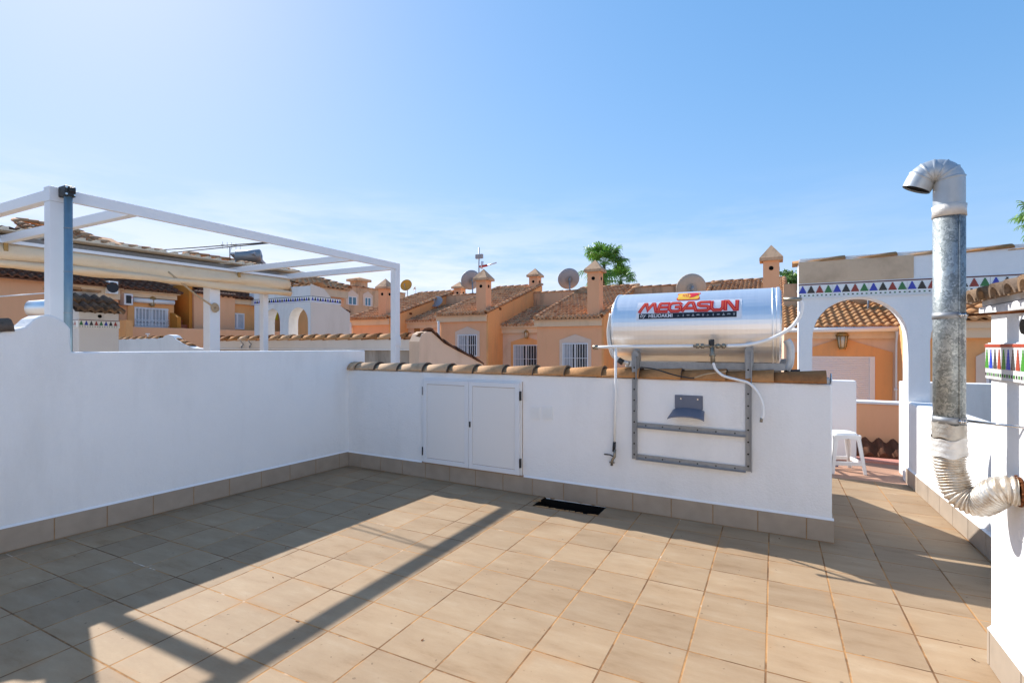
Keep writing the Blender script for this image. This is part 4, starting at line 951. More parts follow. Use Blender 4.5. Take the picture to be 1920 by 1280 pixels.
SL = .309
def bay(t, x0, x1, y0, run, ze, win=None, mats=('ochre', 'ochre_warm'), tw=.21, chim=None, verge=(True, True), zbase=-6, roofmat='clay', corn=True):
    V = Vector((0, 1, SL)).normalized(); zt = ze+SL*run
    b = MB(); b.prism([(x0, y0, zbase), (x0, y0, ze-.03), (x0, y0+run, zt-.03), (x0, y0+run, zbase)], (x1-x0, 0, 0), 0)
    b.prism([(x1+.001, y0+.0, zbase), (x1+.001, y0+.0, ze+.02), (x1+.001, y0+run, zt+.02), (x1+.001, y0+run, zbase)], (.10, 0, 0), 1)
    b.build('wall', list(mats), t)
    if corn:
        b = MB(); b.box(x0-.12, x1+.03, y0-.12, y0-.001, ze-.42, ze-.13); b.box(x0-.16, x1+.05, y0-.20, y0-.001, ze-.129, ze-.035); b.build('cornice', 'cornice', t)
    b = MB(); b.roof((x0-.06, y0-.24, ze-.24*SL+.045), X_, x1-x0+.12, V, (run+.24)/V.y, tw=tw, cl=.58, amp=.075, base=.07); rf = b.build('roof', roofmat, t)
    b = MB()
    for k, x in enumerate((x0-.02, x1+.06)):
        if verge[k]: b.row((x, y0+run, zt+.09), (x, y0-.22, ze+.02), int(run/.42), .135, th=.03, seg=6)
    b.row((x0, y0+run, zt+.05), (x1+.1, y0+run, zt+.05), max(3, int((x1-x0)/.5)), .14, th=.03, seg=6); b.build('ridge_tile', 'clay', rf)
def recess(t, x0, x1, y0, y1, ze, zpar, roofmat='clay', mats=('ochre_pale', 'ochre_dirty'), par=(None, None), tw=.21, zbase=-6):
    V = Vector((0, 1, SL)).normalized(); run = y1-y0; zt = ze+SL*run
    b = MB(); b.box(x0, x1, y0, y1+.2, zbase, ze-.03); b.build('recessed_wall', mats[0], t)
    b = MB(); b.box(x0, x1-.02, y0-.14, y0-.001, ze-.5, ze-.2); b.box(x0, x1-.02, y0-.24, y0-.001, ze-.199, ze-.05); b.build('cornice', 'cornice', t)
    b = MB(); b.roof((x0, y0-.26, ze-.26*SL), X_, x1-x0, V, (run+.26)/V.y, tw=tw, cl=.58, amp=.075, base=.05); b.build('lower_roof', roofmat, t)
    p0, p1 = par[0] or x0, par[1] or x1
    b = MB(); b.box(p0, p1, y1, y1+.22, zt-.6, zpar-.08); pw = b.build('roof_parapet', mats[1], t)
    b = MB(); b.row((p0, y1+.11, zpar-.10), (p1, y1+.11, zpar-.10), max(3, int((p1-p0)/.5)), .15, th=.03, seg=6, flat=.7); b.build('coping_tile', 'clay', pw)

# ================================================================= ROW OF TERRACED HOUSES beyond the parapet
Y0 = 24.0; RUN = 7.3; YR = 25.7
def hx(px, y=Y0): return pY(px, 650, y).x
def hz(px, py, y=Y0): return pY(px, py, y).z
spec = {                       # px of the bay's left and right front corners, eave height, recess right px, recess eave py, parapet py
 'A': (659, 729, hz(690, 597)),
 'B': (823, 912, hz(868, 589)),
 'C': (1007, 1128, hz(1066, 596)),
 'D': (1306, 1473, hz(1390, 590))}
lab = {'A': 'ochre terraced house whose chimney stands beside the far pergola post', 'B': 'ochre terraced house with a mast and a grey dish behind its chimney', 'C': 'ochre terraced house with tiled roof and barred window just left of the solar tank', 'D': 'ochre terraced house mostly hidden behind the solar tank'}
houses = {}
for k in 'ABCD':
    pl, pr, ze = spec[k]; x0, x1 = hx(pl), hx(pr)
    houses[k] = t = thing('terraced_house', ((x0+x1)/2, Y0, -6), lab[k], 'house', 'row of ochre terraced houses'); t['x'] = (x0, x1)
    bay(t, x0, x1, Y0, RUN, ze, verge=(True, True))
# recesses to the right of A, B, C (belong to that house)
xA1, xB0, xB1, xC0, xC1, xD0, xD1 = hx(729)+.1, hx(823), hx(912)+.1, hx(1007), hx(1128)+.1, hx(1306), hx(1473)+.1
recess(houses['A'], xA1, xB0-.12, YR, 29.9, hz(800, 600, YR), hz(850, 551, 29.9), par=(xA1, xB0+1.4))
recess(houses['B'], xB1, xC0-.12, YR, 29.9, hz(966, 608, YR), hz(1010, 546, 29.9), par=(xB1, xC0+1.6))
recess(houses['C'], xC1, xD0-.12, YR, 29.9, hz(1215, 600, YR), hz(1260, 532, 29.9), par=(xC1, xD0+.5))
# recess left of A
recess(houses['A'], hx(600), hx(659)-.12, YR, 29.9, hz(640, 606, YR), hz(640, 575, 29.9))
for k, pc_, wpx, cap, ap in (('A', 724, 25, 529, 521), ('B', 908, 23, 523, 503), ('C', 1117, 27, 508, 487), ('D', 1447, 33, 486, 458)):
    y = Y0+.55; w = .62; cx = hx(pc_-1, y)
    cap_chimney(houses[k], cx, y, w, spec[k][2]+.1, hz(pc_, {'A': 540, 'B': 524, 'C': 508, 'D': 487}[k], y-.4), hz(pc_, {'A': 522, 'B': 504, 'C': 487, 'D': 459}[k], y))
# chimneys on the pitch behind
for k, px, zb, cap, ap in (('B', 1003.5, 546, 518, 503), ('A', 862, 550, 540, 528)):
    y = 31.0; cx = hx(px, y); cap_chimney(houses[k], cx, y, .62, hz(px, zb, y)-.5, hz(px, cap, y-.3), hz(px, ap, y))
# windows: B bay, B recess, C bay
def bay_window(t, pl, pr, pt, pb, y, bars, **kw):
    x0, x1 = hx(pl, y), hx(pr, y); z1, z0 = hz((pl+pr)/2, pt, y), hz((pl+pr)/2, pb, y); o = Vector((x0, y, z0))
    surround(t, o, X_, -Y_, x1-x0, z1-z0, kw.pop('smat', 'surround')); window(t, o+Y_*.0, X_, -Y_, x1-x0, z1-z0, bars=bars, **kw)
bay_window(houses['B'], 858.5, 895, 627, 668, Y0-.003, 9)
bay_window(houses['C'], 1055, 1103, 643, 700, Y0-.003, 9)
bay_window(houses['B'], 963, 1012, 646, 700, YR-.003, 9, smat='ochre_warm')
lantern(houses['B'], (hx(989, YR), YR-.002, hz(989, 628, YR)), (0, -1, 0), .95)
for k, px, y, z1 in (('B', 822.5, Y0-.15, 606), ('A', 657.5, Y0-.15, 608)):
    b = MB(); q = pY(px, z1, y); b.tube([q+Vector((-.1, .1, .12)), q+Vector((0, 0, .02)), q, Vector((q.x, q.y, -6))], .075, 10); b.build('downpipe', 'pvc', houses[k])
for k, px, py in (('A', 770, 588), ('B', 938, 579)):
    xx = spec[k]; X1 = hx(xx[1])+.102; q = pX(px, py, X1); b = MB(); b.obox(q, Y_, Z_, X_, -.14, .14, -.07, .07, .0, .004); b.build('wall_vent', 'rust', houses[k])
# stained overflow under A's recess eave
b = MB(); q = pY(779, 606, YR-.02); b.box(q.x-.1, q.x+.35, YR-.02, YR-.003, q.z-1.2, q.z); b.build('damp_patch', plaster('damp_stained_plaster', (.36, .19, .07), (.08, .05, .03), .8, 30, .3, True), houses['A'])

# HOUSES SEEN THROUGH THE ARCHES -----------------------------------------
RY = 17.0
x0, x1 = hx(1470, RY), hx(1692, RY); ze = hz(1590, 612, RY)
t = thing('shuttered_house', ((x0+x1)/2, RY, -6), 'ochre house with closed grey roller shutter and lantern framed by the left arch', 'house')
b = MB(); b.box(x0, x1+.5, RY, RY+6, -6, ze-.05); b.build('wall', 'ochre_pale', t)
b = MB(); b.roof((x0, RY-.3, ze-.02), X_, x1-x0+.02, Vector((0, 1, SL)).normalized(), 3.2, tw=.20, cl=.34, amp=.045, base=.05); b.build('roof', 'clay_warm', t)
b = MB(); b.box(x0, x1+.1, RY-.14, RY-.001, ze-.34, ze-.16); b.box(x0, x1+.1, RY-.20, RY-.001, ze-.159, ze-.05); b.build('cornice', 'cornice', t)
b = MB(); b.tube([(x0, RY-.30, ze-.09), (x1-.02, RY-.30, ze-.09)], .075, 10); q = pY(1689, 625, RY-.28)
b.tube([(x1-.15, RY-.30, ze-.1), (x1-.12, RY-.2, ze-.3), (x1-.12, RY-.12, ze-.5), (x1-.12, RY-.12, -6)], .06, 10); b.tube([(x1-.12, RY-.12, ze-1.75), (x1-.12, RY-.12, ze-1.68)], .085, 10); b.build('gutter', 'pvc', t)
b = MB(); b.box(x0, x1-.1, RY+2.75, RY+3.0, ze-.2, hz(1590, 545, RY+2.8)); b.build('roof_parapet', 'ochre_dirty', t)
sx0, sx1 = hx(1518, RY), hx(1640, RY); sz1 = hz(1580, 668, RY); sz0 = hz(1580, 800, RY)
b = MB(); b.box(sx0-.1, sx0, RY-.04, RY-.002, sz0, sz1); b.box(sx1-.12, sx1, RY-.05, RY-.002, sz0, sz1); b.box(sx0, sx1-.12, RY-.04, RY-.002, sz1-.03, sz1); fr = b.build('shutter_frame', 'alu', t)
b = MB(); z = sz0
while z < sz1-.03: b.prism([(sx0, RY-.012, z), (sx0, RY-.026, z+.012), (sx0, RY-.026, z+.04), (sx0, RY-.012, z+.05)], (sx1-.12-sx0, 0, 0)); z += .052
b.build('roller_shutter', 'shutter', fr)
b = MB(); o = Vector((sx0, RY-.002, sz0)); w = sx1-sx0; h = sz1-sz0
for P_ in ([(-.5, 0), (-.1, 0), (-.1, h), (-.5, h+.05)], [(-.5, h+.05), (-.1, h), (w, h), (w+.40, h+.12), (w*.50, h+.52)], [(w, 0), (w+.38, 0), (w+.40, h+.12), (w, h)]):
    b.prism([o+X_*x+Z_*z for x, z in P_], (0, -.025, 0))
b.build('window_surround', 'ochre_warm', t); lantern(t, (hx(1578, RY), RY-.002, hz(1578, 641, RY)), (0, -1, 0), 1.05)
b = MB(); b.box(hx(1472, RY), hx(1500, RY), RY+2.2, RY+2.4, ze-.5, hz(1485, 532, RY+2.2)); b.build('side_parapet', 'ochre_dirty', t)
# second house, behind the flue
SY = 14.0
x0, x1 = hx(1735, SY), hx(1990, SY); ze = hz(1830, 596, SY)
t = thing('corner_house', ((x0+x1)/2, SY, -6), 'warm ochre house with wavy tiled eaves seen right of the flue pipe', 'house')
b = MB(); b.box(x0, x1, SY, SY+5, -6, ze-.05); b.build('wall', 'ochre_warm', t)
b = MB(); b.roof((x0, SY-.25, ze-.03), X_, x1-x0, Vector((0, 1, SL)).normalized(), 3.6, tw=.27, cl=.38, amp=.05, base=.05); b.build('roof', 'clay_warm', t)
b = MB(); b.box(x0, x1, SY-.12, SY-.001, ze-.42, ze-.22); b.box(x0, x1, SY-.18, SY-.001, ze-.219, ze-.06); b.build('cornice', 'cornice', t)
bay_window(t, 1848, 1905, 683, 800, SY-.003, 3, mats=('shutter', 'glass_dark', 'alu'), mull=0)
# low ochre balcony wall just across the gap
BY = 8.45
x0, x1 = hx(1560, BY)-.3, 3.6
t = thing('balcony_wall', (1.6, BY, -2), 'low ochre wall with white coping and dark tile skirt behind the plastic stool', 'wall')
zt_b = hz(1655, 758, BY); zb_b = hz(1655, 829, BY)
b = MB(); b.box(x0, x1, BY, BY+.2, -3, zt_b); b.build('wall', 'ochre', t, bevel=.01)
b = MB(); b.box(x0, x1, BY-.03, BY+.23, zt_b+.001, zt_b+.035); b.build('coping', 'white_far', t, bevel=.006)
Vd = Vector((0, .42, .19)).normalized()
b = MB(); b.roof((x0, BY-.37, zb_b-.155), X_, x1-x0, Vd, .42, tw=.155, cl=.42, amp=.052, base=.03); b.build('tile_skirt', 'clay_dark', t)
b = MB(); b.box(x0, x1, BY-.44, BY-.34, zb_b-.245, zb_b-.20); b.build('gutter', 'pvc', t)
b = MB(); b.box(x0, x1, BY-.40, BY-.02, -3, zb_b-.246); b.build('base_band', 'deep_orange', t)

# ================================================================= LEFT-HAND HOUSES (fronts face right)
LX = -20.0
def ly(px, x=LX): return pX(px, 650, x).y
def lz(px, py, x=LX): return pX(px, py, x).z
def xfront(mb, x, ya, yb, z0, z1, d=1.0, m=0): mb.box(x-d, x, ya, yb, z0, z1, m)
Vl = Vector((-1, 0, .40)).normalized()
# long house at far left
t = thing('blank_house', (LX, ly(60), -6), 'long ochre house at far left with a blank wall under dark tiled eaves', 'house')
yA, yB = ly(-140), ly(222)
b = MB(); xfront(b, LX, yA, yB, -6, 3.45, 6); b.build('wall', 'ochre', t)
b = MB(); b.box(LX, LX+.12, ly(118), yB, 3.05, 3.4); b.box(LX, LX+.2, ly(118), yB+.05, 3.4, 3.5); b.build('cornice', 'cornice', t)
b = MB(); b.roof((LX+.3, yA, 3.50), Y_, yB-yA+.1, Vl, 6.7, tw=.21, cl=.36, amp=.05, base=.08); b.build('roof', 'clay_dark', t)
def aircon(parent, o, U, Nn, w, h, dark=False):
    o = Vector(o); b = MB(); b.obox(o, U, Z_, Nn, 0, w, 0, h, .02, .34); a = b.build('air_conditioner', 'pvc' if not dark else 'shutter', parent, bevel=.015)
    b = MB(); b.disc(o+U*w*.40+Z_*h*.5+Nn*.342, Nn, h*.42, 20, 0, .004) if not dark else b.obox(o, U, Z_, Nn, .06, w-.06, .06, h-.06, .341, .346)
    b.build('fan_grille', 'rubber', a); b = MB(); b.obox(o, U, Z_, Nn, w*.82, w*.90, h*.62, h*.74, .3405, .344); b.build('badge', 'red', a)
oA = pX(194, 551, LX); aircon(t, oA, Y_, X_, ly(212)-ly(194), .42)
# upper houses (ridge line above the awning)
for i, (pa, pb_, zr, lbl) in enumerate(((33, 205, 6.25, 'upper tiled roof with an open gable at far left, seen above the pergola awning'), (205, 304, 5.9, 'lower grey-brown tiled roof in the middle of three above the awning'), (350, 466, 6.02, 'brown tiled roof carrying a grey solar heater above the awning'))):
    RX = -26.0; a_, e_ = ly(pa, RX), ly(pb_, RX); t = thing('upper_house', (RX, (a_+e_)/2, -6), lbl, 'house', 'upper houses behind the pergola')
    b = MB(); b.prism([(-22.6, a_, -6), (-22.6, a_, zr-1.45), (RX, a_, zr-.08), (RX-3, a_, zr-1.3), (RX-3, a_, -6)], (0, e_-a_, 0)); b.build('wall', 'ochre_pale', t)
    L_ = 3.8
    b = MB(); o = Vector((RX, a_-.1, zr))-Vl*L_; W = e_-a_+.2
    b.roof(o, Y_, W, Vl, L_, tw=.24, cl=.38, amp=.055, base=.06, clip=(lambda u, v: u < W-v*.35) if i == 0 else None); rf = b.build('roof', 'clay', t)
    b = MB(); b.row((RX, a_, zr+.06), (RX, e_-(1.2 if i == 0 else 0), zr+.06), int((e_-a_)/.5), .16, th=.03); b.row(Vector((RX, a_-.06, zr+.04)), Vector((RX, a_-.06, zr+.04))-Vl*L_, 9, .15, th=.03)
    b.row(Vector((RX, e_-(1.3 if i == 0 else 0), zr+.04)), Vector((RX, e_, zr+.04))-Vl*L_, 9, .15, th=.03); b.build('ridge_tile', 'clay', rf)
    if i == 2:
        t2 = thing('roof_solar_heater', (RX, e_, zr), 'grey solar tank and tilted panel on a far roof above the awning', 'water heater')
        a = pX(442, 482, -25.5); e = pX(470, 478, -25.5); e.x += .9; e.z -= .1
        b = MB(); b.tube([a, a.lerp(e, .04), a.lerp(e, .96), e], .34, 20, ringrad=[.26, .34, .34, .26]); b.build('tank', 'galv_plain', t2)
        b = MB(); p = pX(474, 474, -24.6); q2 = pX(499, 500, -24.6); d_ = (q2-p); Ld = d_.length; d_.normalize(); b.obox(p, d_, Vector((1, .35, 0)).normalized(), d_.cross(Vector((1, .35, 0)).normalized()), 0, Ld, -1.3, .1, -.08, .08); b.build('collector_panel', 'dish', t2)
        b = MB(); b.tube([a-Z_*.9, a], .05, 6); b.tube([e-Z_*1.2, e], .05, 6); b.build('stand', 'galv_plain', t2)
        b = MB(); m0 = pX(431, 487, -26); m1 = pX(431, 462, -26); b.tube([m0, m1], .03, 6); b.tube([m1+Vector((0, -.5, 0)), m1+Vector((0, .7, .15))], .02, 5)
        for j in range(5): q = m1+Vector((0, -.4+j*.25, .02*j)); b.tube([q-Z_*.18, q+Z_*.18], .012, 4)
        tag(b.build('roof_aerial', 'galv_plain'), 'small comb aerial on a mast left of the far solar heater', 'aerial')
# middle house with lattice window
FX = -20.5
t = thing('lattice_house', (FX, ly(280), -6), 'ochre house with a white lattice window, awning cassette and open red stair beside it', 'house')
yA, yB = ly(222, FX)+.02, ly(325, FX); zc_ = lz(280, 551, FX)
b = MB(); xfront(b, FX, yA, yB, -6, zc_, 4); b.build('wall', 'ochre', t)
b = MB(); b.box(FX, FX+.16, yA, yB+.05, zc_-.16, zc_+.02); b.box(FX, FX+.3, yA, yB+.1, zc_+.021, zc_+.10); b.build('cornice', 'cornice', t)
b = MB(); b.roof((FX+.36, yA, zc_+.10), Y_, yB-yA+.15, Vl, 3.0, tw=.24, cl=.36, amp=.055, base=.05); b.build('roof', 'clay_dark', t)
b = MB(); b.tube([(FX+.12, ly(246, FX), zc_-.27), (FX+.12, yB-.05, zc_-.27)], .09, 10); b.build('awning_cassette', 'pvc', t)
wy0, wy1 = ly(251, FX), ly(314, FX); wz1 = lz(282, 577, FX); o = Vector((FX+.003, wy0, wz1-1.25)); surround(t, o, Y_, X_, wy1-wy0, 1.25, 'ochre_warm', .22, .35); window(t, o, Y_, X_, wy1-wy0, 1.25, 'lattice', 9, ('alu', 'curtain', 'alu'))
lantern(t, (FX+.002, ly(282, FX), lz(282, 567, FX)), (1, 0, 0), .8)
aircon(t, pX(223, 572, FX+.01), Y_, X_, ly(240, FX)-ly(223, FX), .40, True)
# stair
ya_, yb2 = yB+.02, ly(349, FX); b = MB(); zs = lz(340, 613, FX)
for i in range(9): b.box(FX-.32*(i+1)-.3, FX+.4-.32*i, ya_, yb2, zs-1.2, zs+.19*i-.1)
b.build('stair', 'step_red', t)
b = MB(); b.box(FX-4, FX+.2, yb2, yb2+.12, -6, zc_+.5); b.box(FX-4.2, FX-4, ya_, yb2, -6, zc_+1.2); b.build('stair_wall', 'deep_orange', t)
b = MB(); b.prism([(FX-1.4, ya_-.02, -6), (FX-1.4, ya_-.02, zs+1.1), (FX+.5, ya_-.02, zs+.35), (FX+.5, ya_-.02, -6)], (0, -.14, 0)); b.build('stair_cheek', 'deep_orange', t)
# plain wall house right of stair, both sides of the pergola post
t = thing('plain_house', (FX, ly(400), -6), 'plain ochre house front directly behind the wide white pergola post', 'house')
yA, yB = yb2+.13, ly(432, FX); zp = lz(385, 553, FX)
b = MB(); xfront(b, FX+.3, yA, yB, -6, zp, 3.5); b.build('wall', 'ochre', t)
b = MB(); b.row((FX+.3, yA, zp), (FX+.3, yB, zp), 14, .16, th=.03, flat=.8); b.build('coping_tile', 'clay_dark', t)
yC = ly(482, FX); zq = lz(450, 562, FX); b = MB(); xfront(b, FX, yB, yC+3, -6, zq, 3.8); b.build('recessed_wall', 'ochre_warm', t)
b = MB(); b.box(FX, FX+.15, yB, yC+3, zq-.2, zq+.02); b.build('cornice', 'cornice', t)
b = MB(); b.roof((FX+.3, yB-1.2, zq+.05), Y_, yC-yB+3, Vl, 3.2, tw=.24, cl=.36, amp=.055, base=.05); b.build('roof', 'clay_dark', t)
o = Vector((FX+.004, ly(430.5, FX), lz(444, 617, FX))); window(t, o, Y_, X_, ly(457, FX)-ly(430.5, FX), lz(444, 587, FX)-o.z, None, 0, ('alu', 'curtain', 'alu'), 1)
aircon(t, pX(467, 573, FX+.01), Y_, X_, .9, .55, True)
b = MB(); q = pX(505, 582, FX); 
t = thing('terrace_wall', (-19.2, ly(300), -6), 'long low ochre terrace wall in front of the lattice window house', 'wall')
b = MB(); b.box(-19.4, -19.2, ly(208, -19.2), ly(640, -19.2), -6, lz(300, 614, -19.2)); b.build('wall', 'ochre', t, bevel=.02)
b = MB(); b.box(-19.199, -18.3, ly(208, -19.2), ly(249, -18.3), -6, lz(235, 601, -18.8)); b.build('pier', 'ochre_warm', t)
# white building with pointed arches
AY = 11.0; x0, x1 = hx(477, AY), hx(582, AY); zt3 = hz(560, 534, AY)
t = thing('arched_pavilion', ((x0+x1)/2, AY, 0), 'small weathered white pavilion with pointed arches and a blue tile frieze, beyond the pergola', 'pavilion')
b = MB(); arch_wall(b, x0, x1, [(hx(497, AY), hx(525, AY), hz(520, 605, AY), hz(520, 578, AY), -.1), (hx(541, AY), hx(577.5, AY), hz(560, 605, AY), hz(560, 576, AY), -.1)], -.1, zt3-.05, AY, AY+.36, 14); b.build('wall', 'white_far', t)
b = MB(); b.prism([(x1+.001, AY, -.1), (x1+.001, AY, zt3), (x1+.001, AY+.5, zt3-.1), (x1+.001, AY+.9, zt3-.45), (x1+.001, AY+1.6, zt3-.8), (x1+.001, AY+1.6, -.1)], (.03, 0, 0)); b.build('side_wall', 'pinkwhite', t)
b = MB(); b.row((x0, AY+.35, zt3-.08), (x1, AY+.35, zt3-.02), 8, .28, flat=.35, th=.03); b.build('coping_tile', 'clay_warm', t)
zf = hz(560, 568, AY); frieze(t, (x0, AY, zf), X_, -Y_, x1-x0+.02, .20, .10, kinds=('g_blue', 'g_black', 'g_blue', 'g_black'), top='g_grey2', slim=.45, levels=4)
frieze(t, (x1+.032, AY, zf), Y_, X_, 1.2, .20, .10, kinds=('g_blue', 'g_black', 'g_blue', 'g_black'), top='g_grey2', slim=.45, levels=4)
# yellow notice on the wall seen through its left arch
o = pX(508, 590, FX+.02); b = MB(); b.obox(o, Y_, Z_, X_, -.35, .35, -.22, .22, 0, .02); tag(b.build('notice', 'sign_yellow'), 'small yellow notice glimpsed through the left pointed arch', 'sign')
# house right of pavilion
t = thing('side_house', (LX, ly(620), -6), 'ochre house with a brown hipped roof directly right of the white pavilion', 'house')
yA, yB = ly(548), ly(645); zr = 4.42
b = MB(); xfront(b, LX, yA, yB, -6, zr-.1, 4); b.build('wall', 'ochre', t)
b = MB(); b.box(LX, LX+.2, yA, yB+.1, zr-.45, zr-.05); b.build('cornice', 'cornice', t)
b = MB(); W = yB-yA+.2; b.roof((LX+.3, yA-.1, zr), Y_, W, Vector((-1, 0, .27)).normalized(), 4.4, tw=.30, cl=.4, amp=.06, base=.06); rf = b.build('roof', 'clay', t)
b = MB(); b.row((LX-3.9, yA, zr+1.2), (LX-3.9, yB, zr+1.2), 14, .18, th=.03); b.row((LX-3.9, yB, zr+1.2), (LX+.3, yB+.1, zr+.05), 9, .18, th=.03); b.build('ridge_tile', 'clay', rf)
GX = -17.6; yC, yD = ly(598, GX), ly(634, GX); zg = lz(615, 582, GX)
b = MB(); xfront(b, GX, yC, yD, -6, zg, 2.3); b.build('porch_wall', 'ochre_warm', t); b = MB(); b.row((GX, yC, zg), (GX, yD, zg), 6, .2, th=.03, flat=.8); b.build('coping_tile', 'clay_dark', t)
b = MB(); b.roof((GX-.4, yC, lz(640, 586, GX)+.1), Y_, ly(668, GX)-yC, Vector((-1, 0, .35)).normalized(), 2.4, tw=.26, cl=.38, amp=.055, base=.05); b.build('lower_roof', 'clay_dark', t)
b = MB(); xfront(b, GX-.5, yD, ly(668, GX), -6, lz(640, 586, GX), 1.5); b.build('recessed_wall', 'cornice', t)
# far long house with parapet
FXX = -29.0
ly2 = lambda px, x=FXX: pX(px, 650, x).y
lz2 = lambda px, py, x=FXX: pX(px, py, x).z
t = thing('parapet_house', (FXX, ly2(690), -6), 'far ochre house with a straight parapet and two small blue-shuttered windows', 'house')
yA, yB = ly2(645)+.02, ly2(760); zp = lz2(690, 541)
b = MB(); xfront(b, FXX, yA, yB, -6, zp, 5); b.build('wall', 'ochre_dirty', t)
b = MB(); b.row((FXX-.1, yA, zp), (FXX-.1, yB, zp), 16, .17, th=.03, flat=.7); b.build('coping_tile', 'clay', t)
for a_, e_, zt4, zb4 in ((652.5, 668, 555, 571), (683.5, 695, 557, 573)):
    o = Vector((FXX+.003, ly2(a_), lz2(a_, zb4))); w = ly2(e_)-ly2(a_); h = lz2(a_, zt4)-o.z; surround(t, o, Y_, X_, w, h, 'surround', .2, .3); window(t, o, Y_, X_, w, h, None, 0, ('alu', 'glass_blue', 'alu'), 1)
cy = ly2(673, FXX-.5); cap_chimney(t, FXX-.5, cy, .95, zp-.2, lz2(673, 528, FXX-.5), lz2(673, 519, FXX-.5), 'ochre_dirty')
# ================================================================= DISHES, MAST
ddir = Vector((-.5, .8, .45))
dish('satellite_dish', pY(1067, 524, 30.2), ddir, 20.5/952.7*30.2/.94, 'dish', 'large grey satellite dish seen from behind, left of the chimney nearest the palm', 1.3, False)
dish('satellite_dish', pY(884, 526, 30.2), Vector((-.75, .6, .4)), 19/952.7*30.2/.85, 'dish', 'grey satellite dish half hidden behind the chimney with the mast', 1.6, False)
dish('satellite_dish', pY(819, 567, 28.6), Vector((.15, -.8, .55)), 12.5/952.7*28.6/.82, 'dish', 'blue-grey satellite dish with feed arm facing us, low over a dark roof', .7, True)
dish('satellite_dish', pY(762.5, 535.5, 36), Vector((.25, -.9, .3)), 11.2/952.7*36/.79, 'dish_yellow', 'yellow satellite dish on a pole just right of the far pergola post', 1.3, True)
dish('satellite_dish', pY(778, 541.5, 38), Vector((-.4, -.8, .3)), 4.3/952.7*38/.79, 'dish_beige', 'tiny pale satellite dish on a thin pole beside the yellow one', 1.0, False)
dish('satellite_dish', pY(1297, 541, 24.5), Vector((-.3, .9, .3)), 27/952.7*24.5/1.04, 'dish_beige', 'beige satellite dish rising directly behind the top of the solar tank', 1.0, False)
dish('satellite_dish', pY(1624, 549, 18.6), Vector((-.2, .9, .35)), 25/952.7*18.6/1.2, 'dish_beige', 'beige satellite dish under the crown of the left arch', .7, False)
q = pY(898, 512, 31)
t = thing('antenna_mast', (q.x, 31, q.z-1), 'thin antenna mast with pale box and red and white aerial beside a chimney', 'antenna')
b = MB(); b.tube([q-Z_, pY(898, 464, 31)], .045, 8); b.build('mast', 'galv_plain', t)
b = MB(); a = pY(893.5, 486, 31); e = pY(906.5, 476.5, 31); b.box(a.x, e.x, 30.8, 31, a.z, e.z); b.build('panel_aerial', 'dish', t, bevel=.03)
b = MB(); a = pY(903, 500.5, 31); e = pY(931, 492.5, 31); b.tube([a.lerp(e, .35), e], .05, 6); b.build('aerial_boom', 'alu', t)
b = MB(); b.tube([pY(900, 500, 31), a.lerp(e, .38)], .085, 6); b.build('aerial_tip', 'red', t)
b = MB(); a = pY(903, 504, 31); e = pY(904.5, 490, 31); b.tube([a, e], .09, 6); b.build('reflector_plate', 'alu', t)

# ================================================================= PALMS AND TREE
def palm(base_, crown, rad, nf, label, seed, droop=1.0):
    rnd = random.Random(seed); base_ = Vector(base_); crown = Vector(crown); t = thing('fan_palm', tuple(base_), label, 'palm')
    b = MB(); n = 14; pts = [base_.lerp(crown, i/n)+Vector((math.sin(i*.5)*.04, 0, 0)) for i in range(n+1)]; b.tube(pts, .2, 12, ringrad=[.24-.006*i+(.03 if i % 2 else 0) for i in range(n+1)]); b.build('trunk', 'trunk', t)
    b = MB()
    for i in range(nf):
        az = rnd.uniform(0, 6.283); el = math.radians(rnd.uniform(-50, 88)); d = Vector((math.cos(az)*math.cos(el), math.sin(az)*math.cos(el), math.sin(el)))
        L = rad*rnd.uniform(.48, .78); p0 = crown; tip = crown+d*L-Z_*(.08*L*droop); shade_ = rnd.random()
        b.tube([p0, p0.lerp(tip, .5)+Z_*.05, tip], .018, 4, 0, shade_)
        side = d.cross(Z_).normalized() if abs(d.z) < .98 else X_.copy(); up = side.cross(d).normalized()
        nl = 17; R = rad*rnd.uniform(.40, .60)
        for j in range(nl):
            a = math.radians(-115+230*j/(nl-1)); dr = (d*math.cos(a)+side*math.sin(a)).normalized()
            l = R*(1-.25*abs(a)/2)*rnd.uniform(.8, 1.1); w = l*.062; m1 = tip+dr*l*.55+up*.06*l; m2 = tip+dr*l*.82-Z_*(.10*l*droop); m3 = tip+dr*l*.98-Z_*(.42*l*droop)
            sd = dr.cross(up).normalized()*w; rr = min(1, max(0, shade_*.7+rnd.random()*.3))
            k = b.add([tip, m1+sd, m1-sd, m2+sd*.8, m2-sd*.8, m3]); b.face((k, k+2, k+1), 0, rr); b.face((k+1, k+2, k+4, k+3), 0, rr); b.face((k+3, k+4, k+5), 0, rr)
    b.build('crown', 'frond', t); return t
c = pY(1132, 500, 46); palm((c.x, 46, -6), c, 2.3, 46, 'fan palm rising behind the roofs, right of the large grey dish', 5)
c = pY(1163, 527, 47); palm((c.x, 47, -6), c, 1.7, 36, 'shorter fan palm leaning out right of the taller one behind the roofs', 8)
c = pY(1962, 412, 40); palm((c.x, 40, -6), c, 1.6, 34, 'palm whose fronds just enter the picture at the right edge', 3)
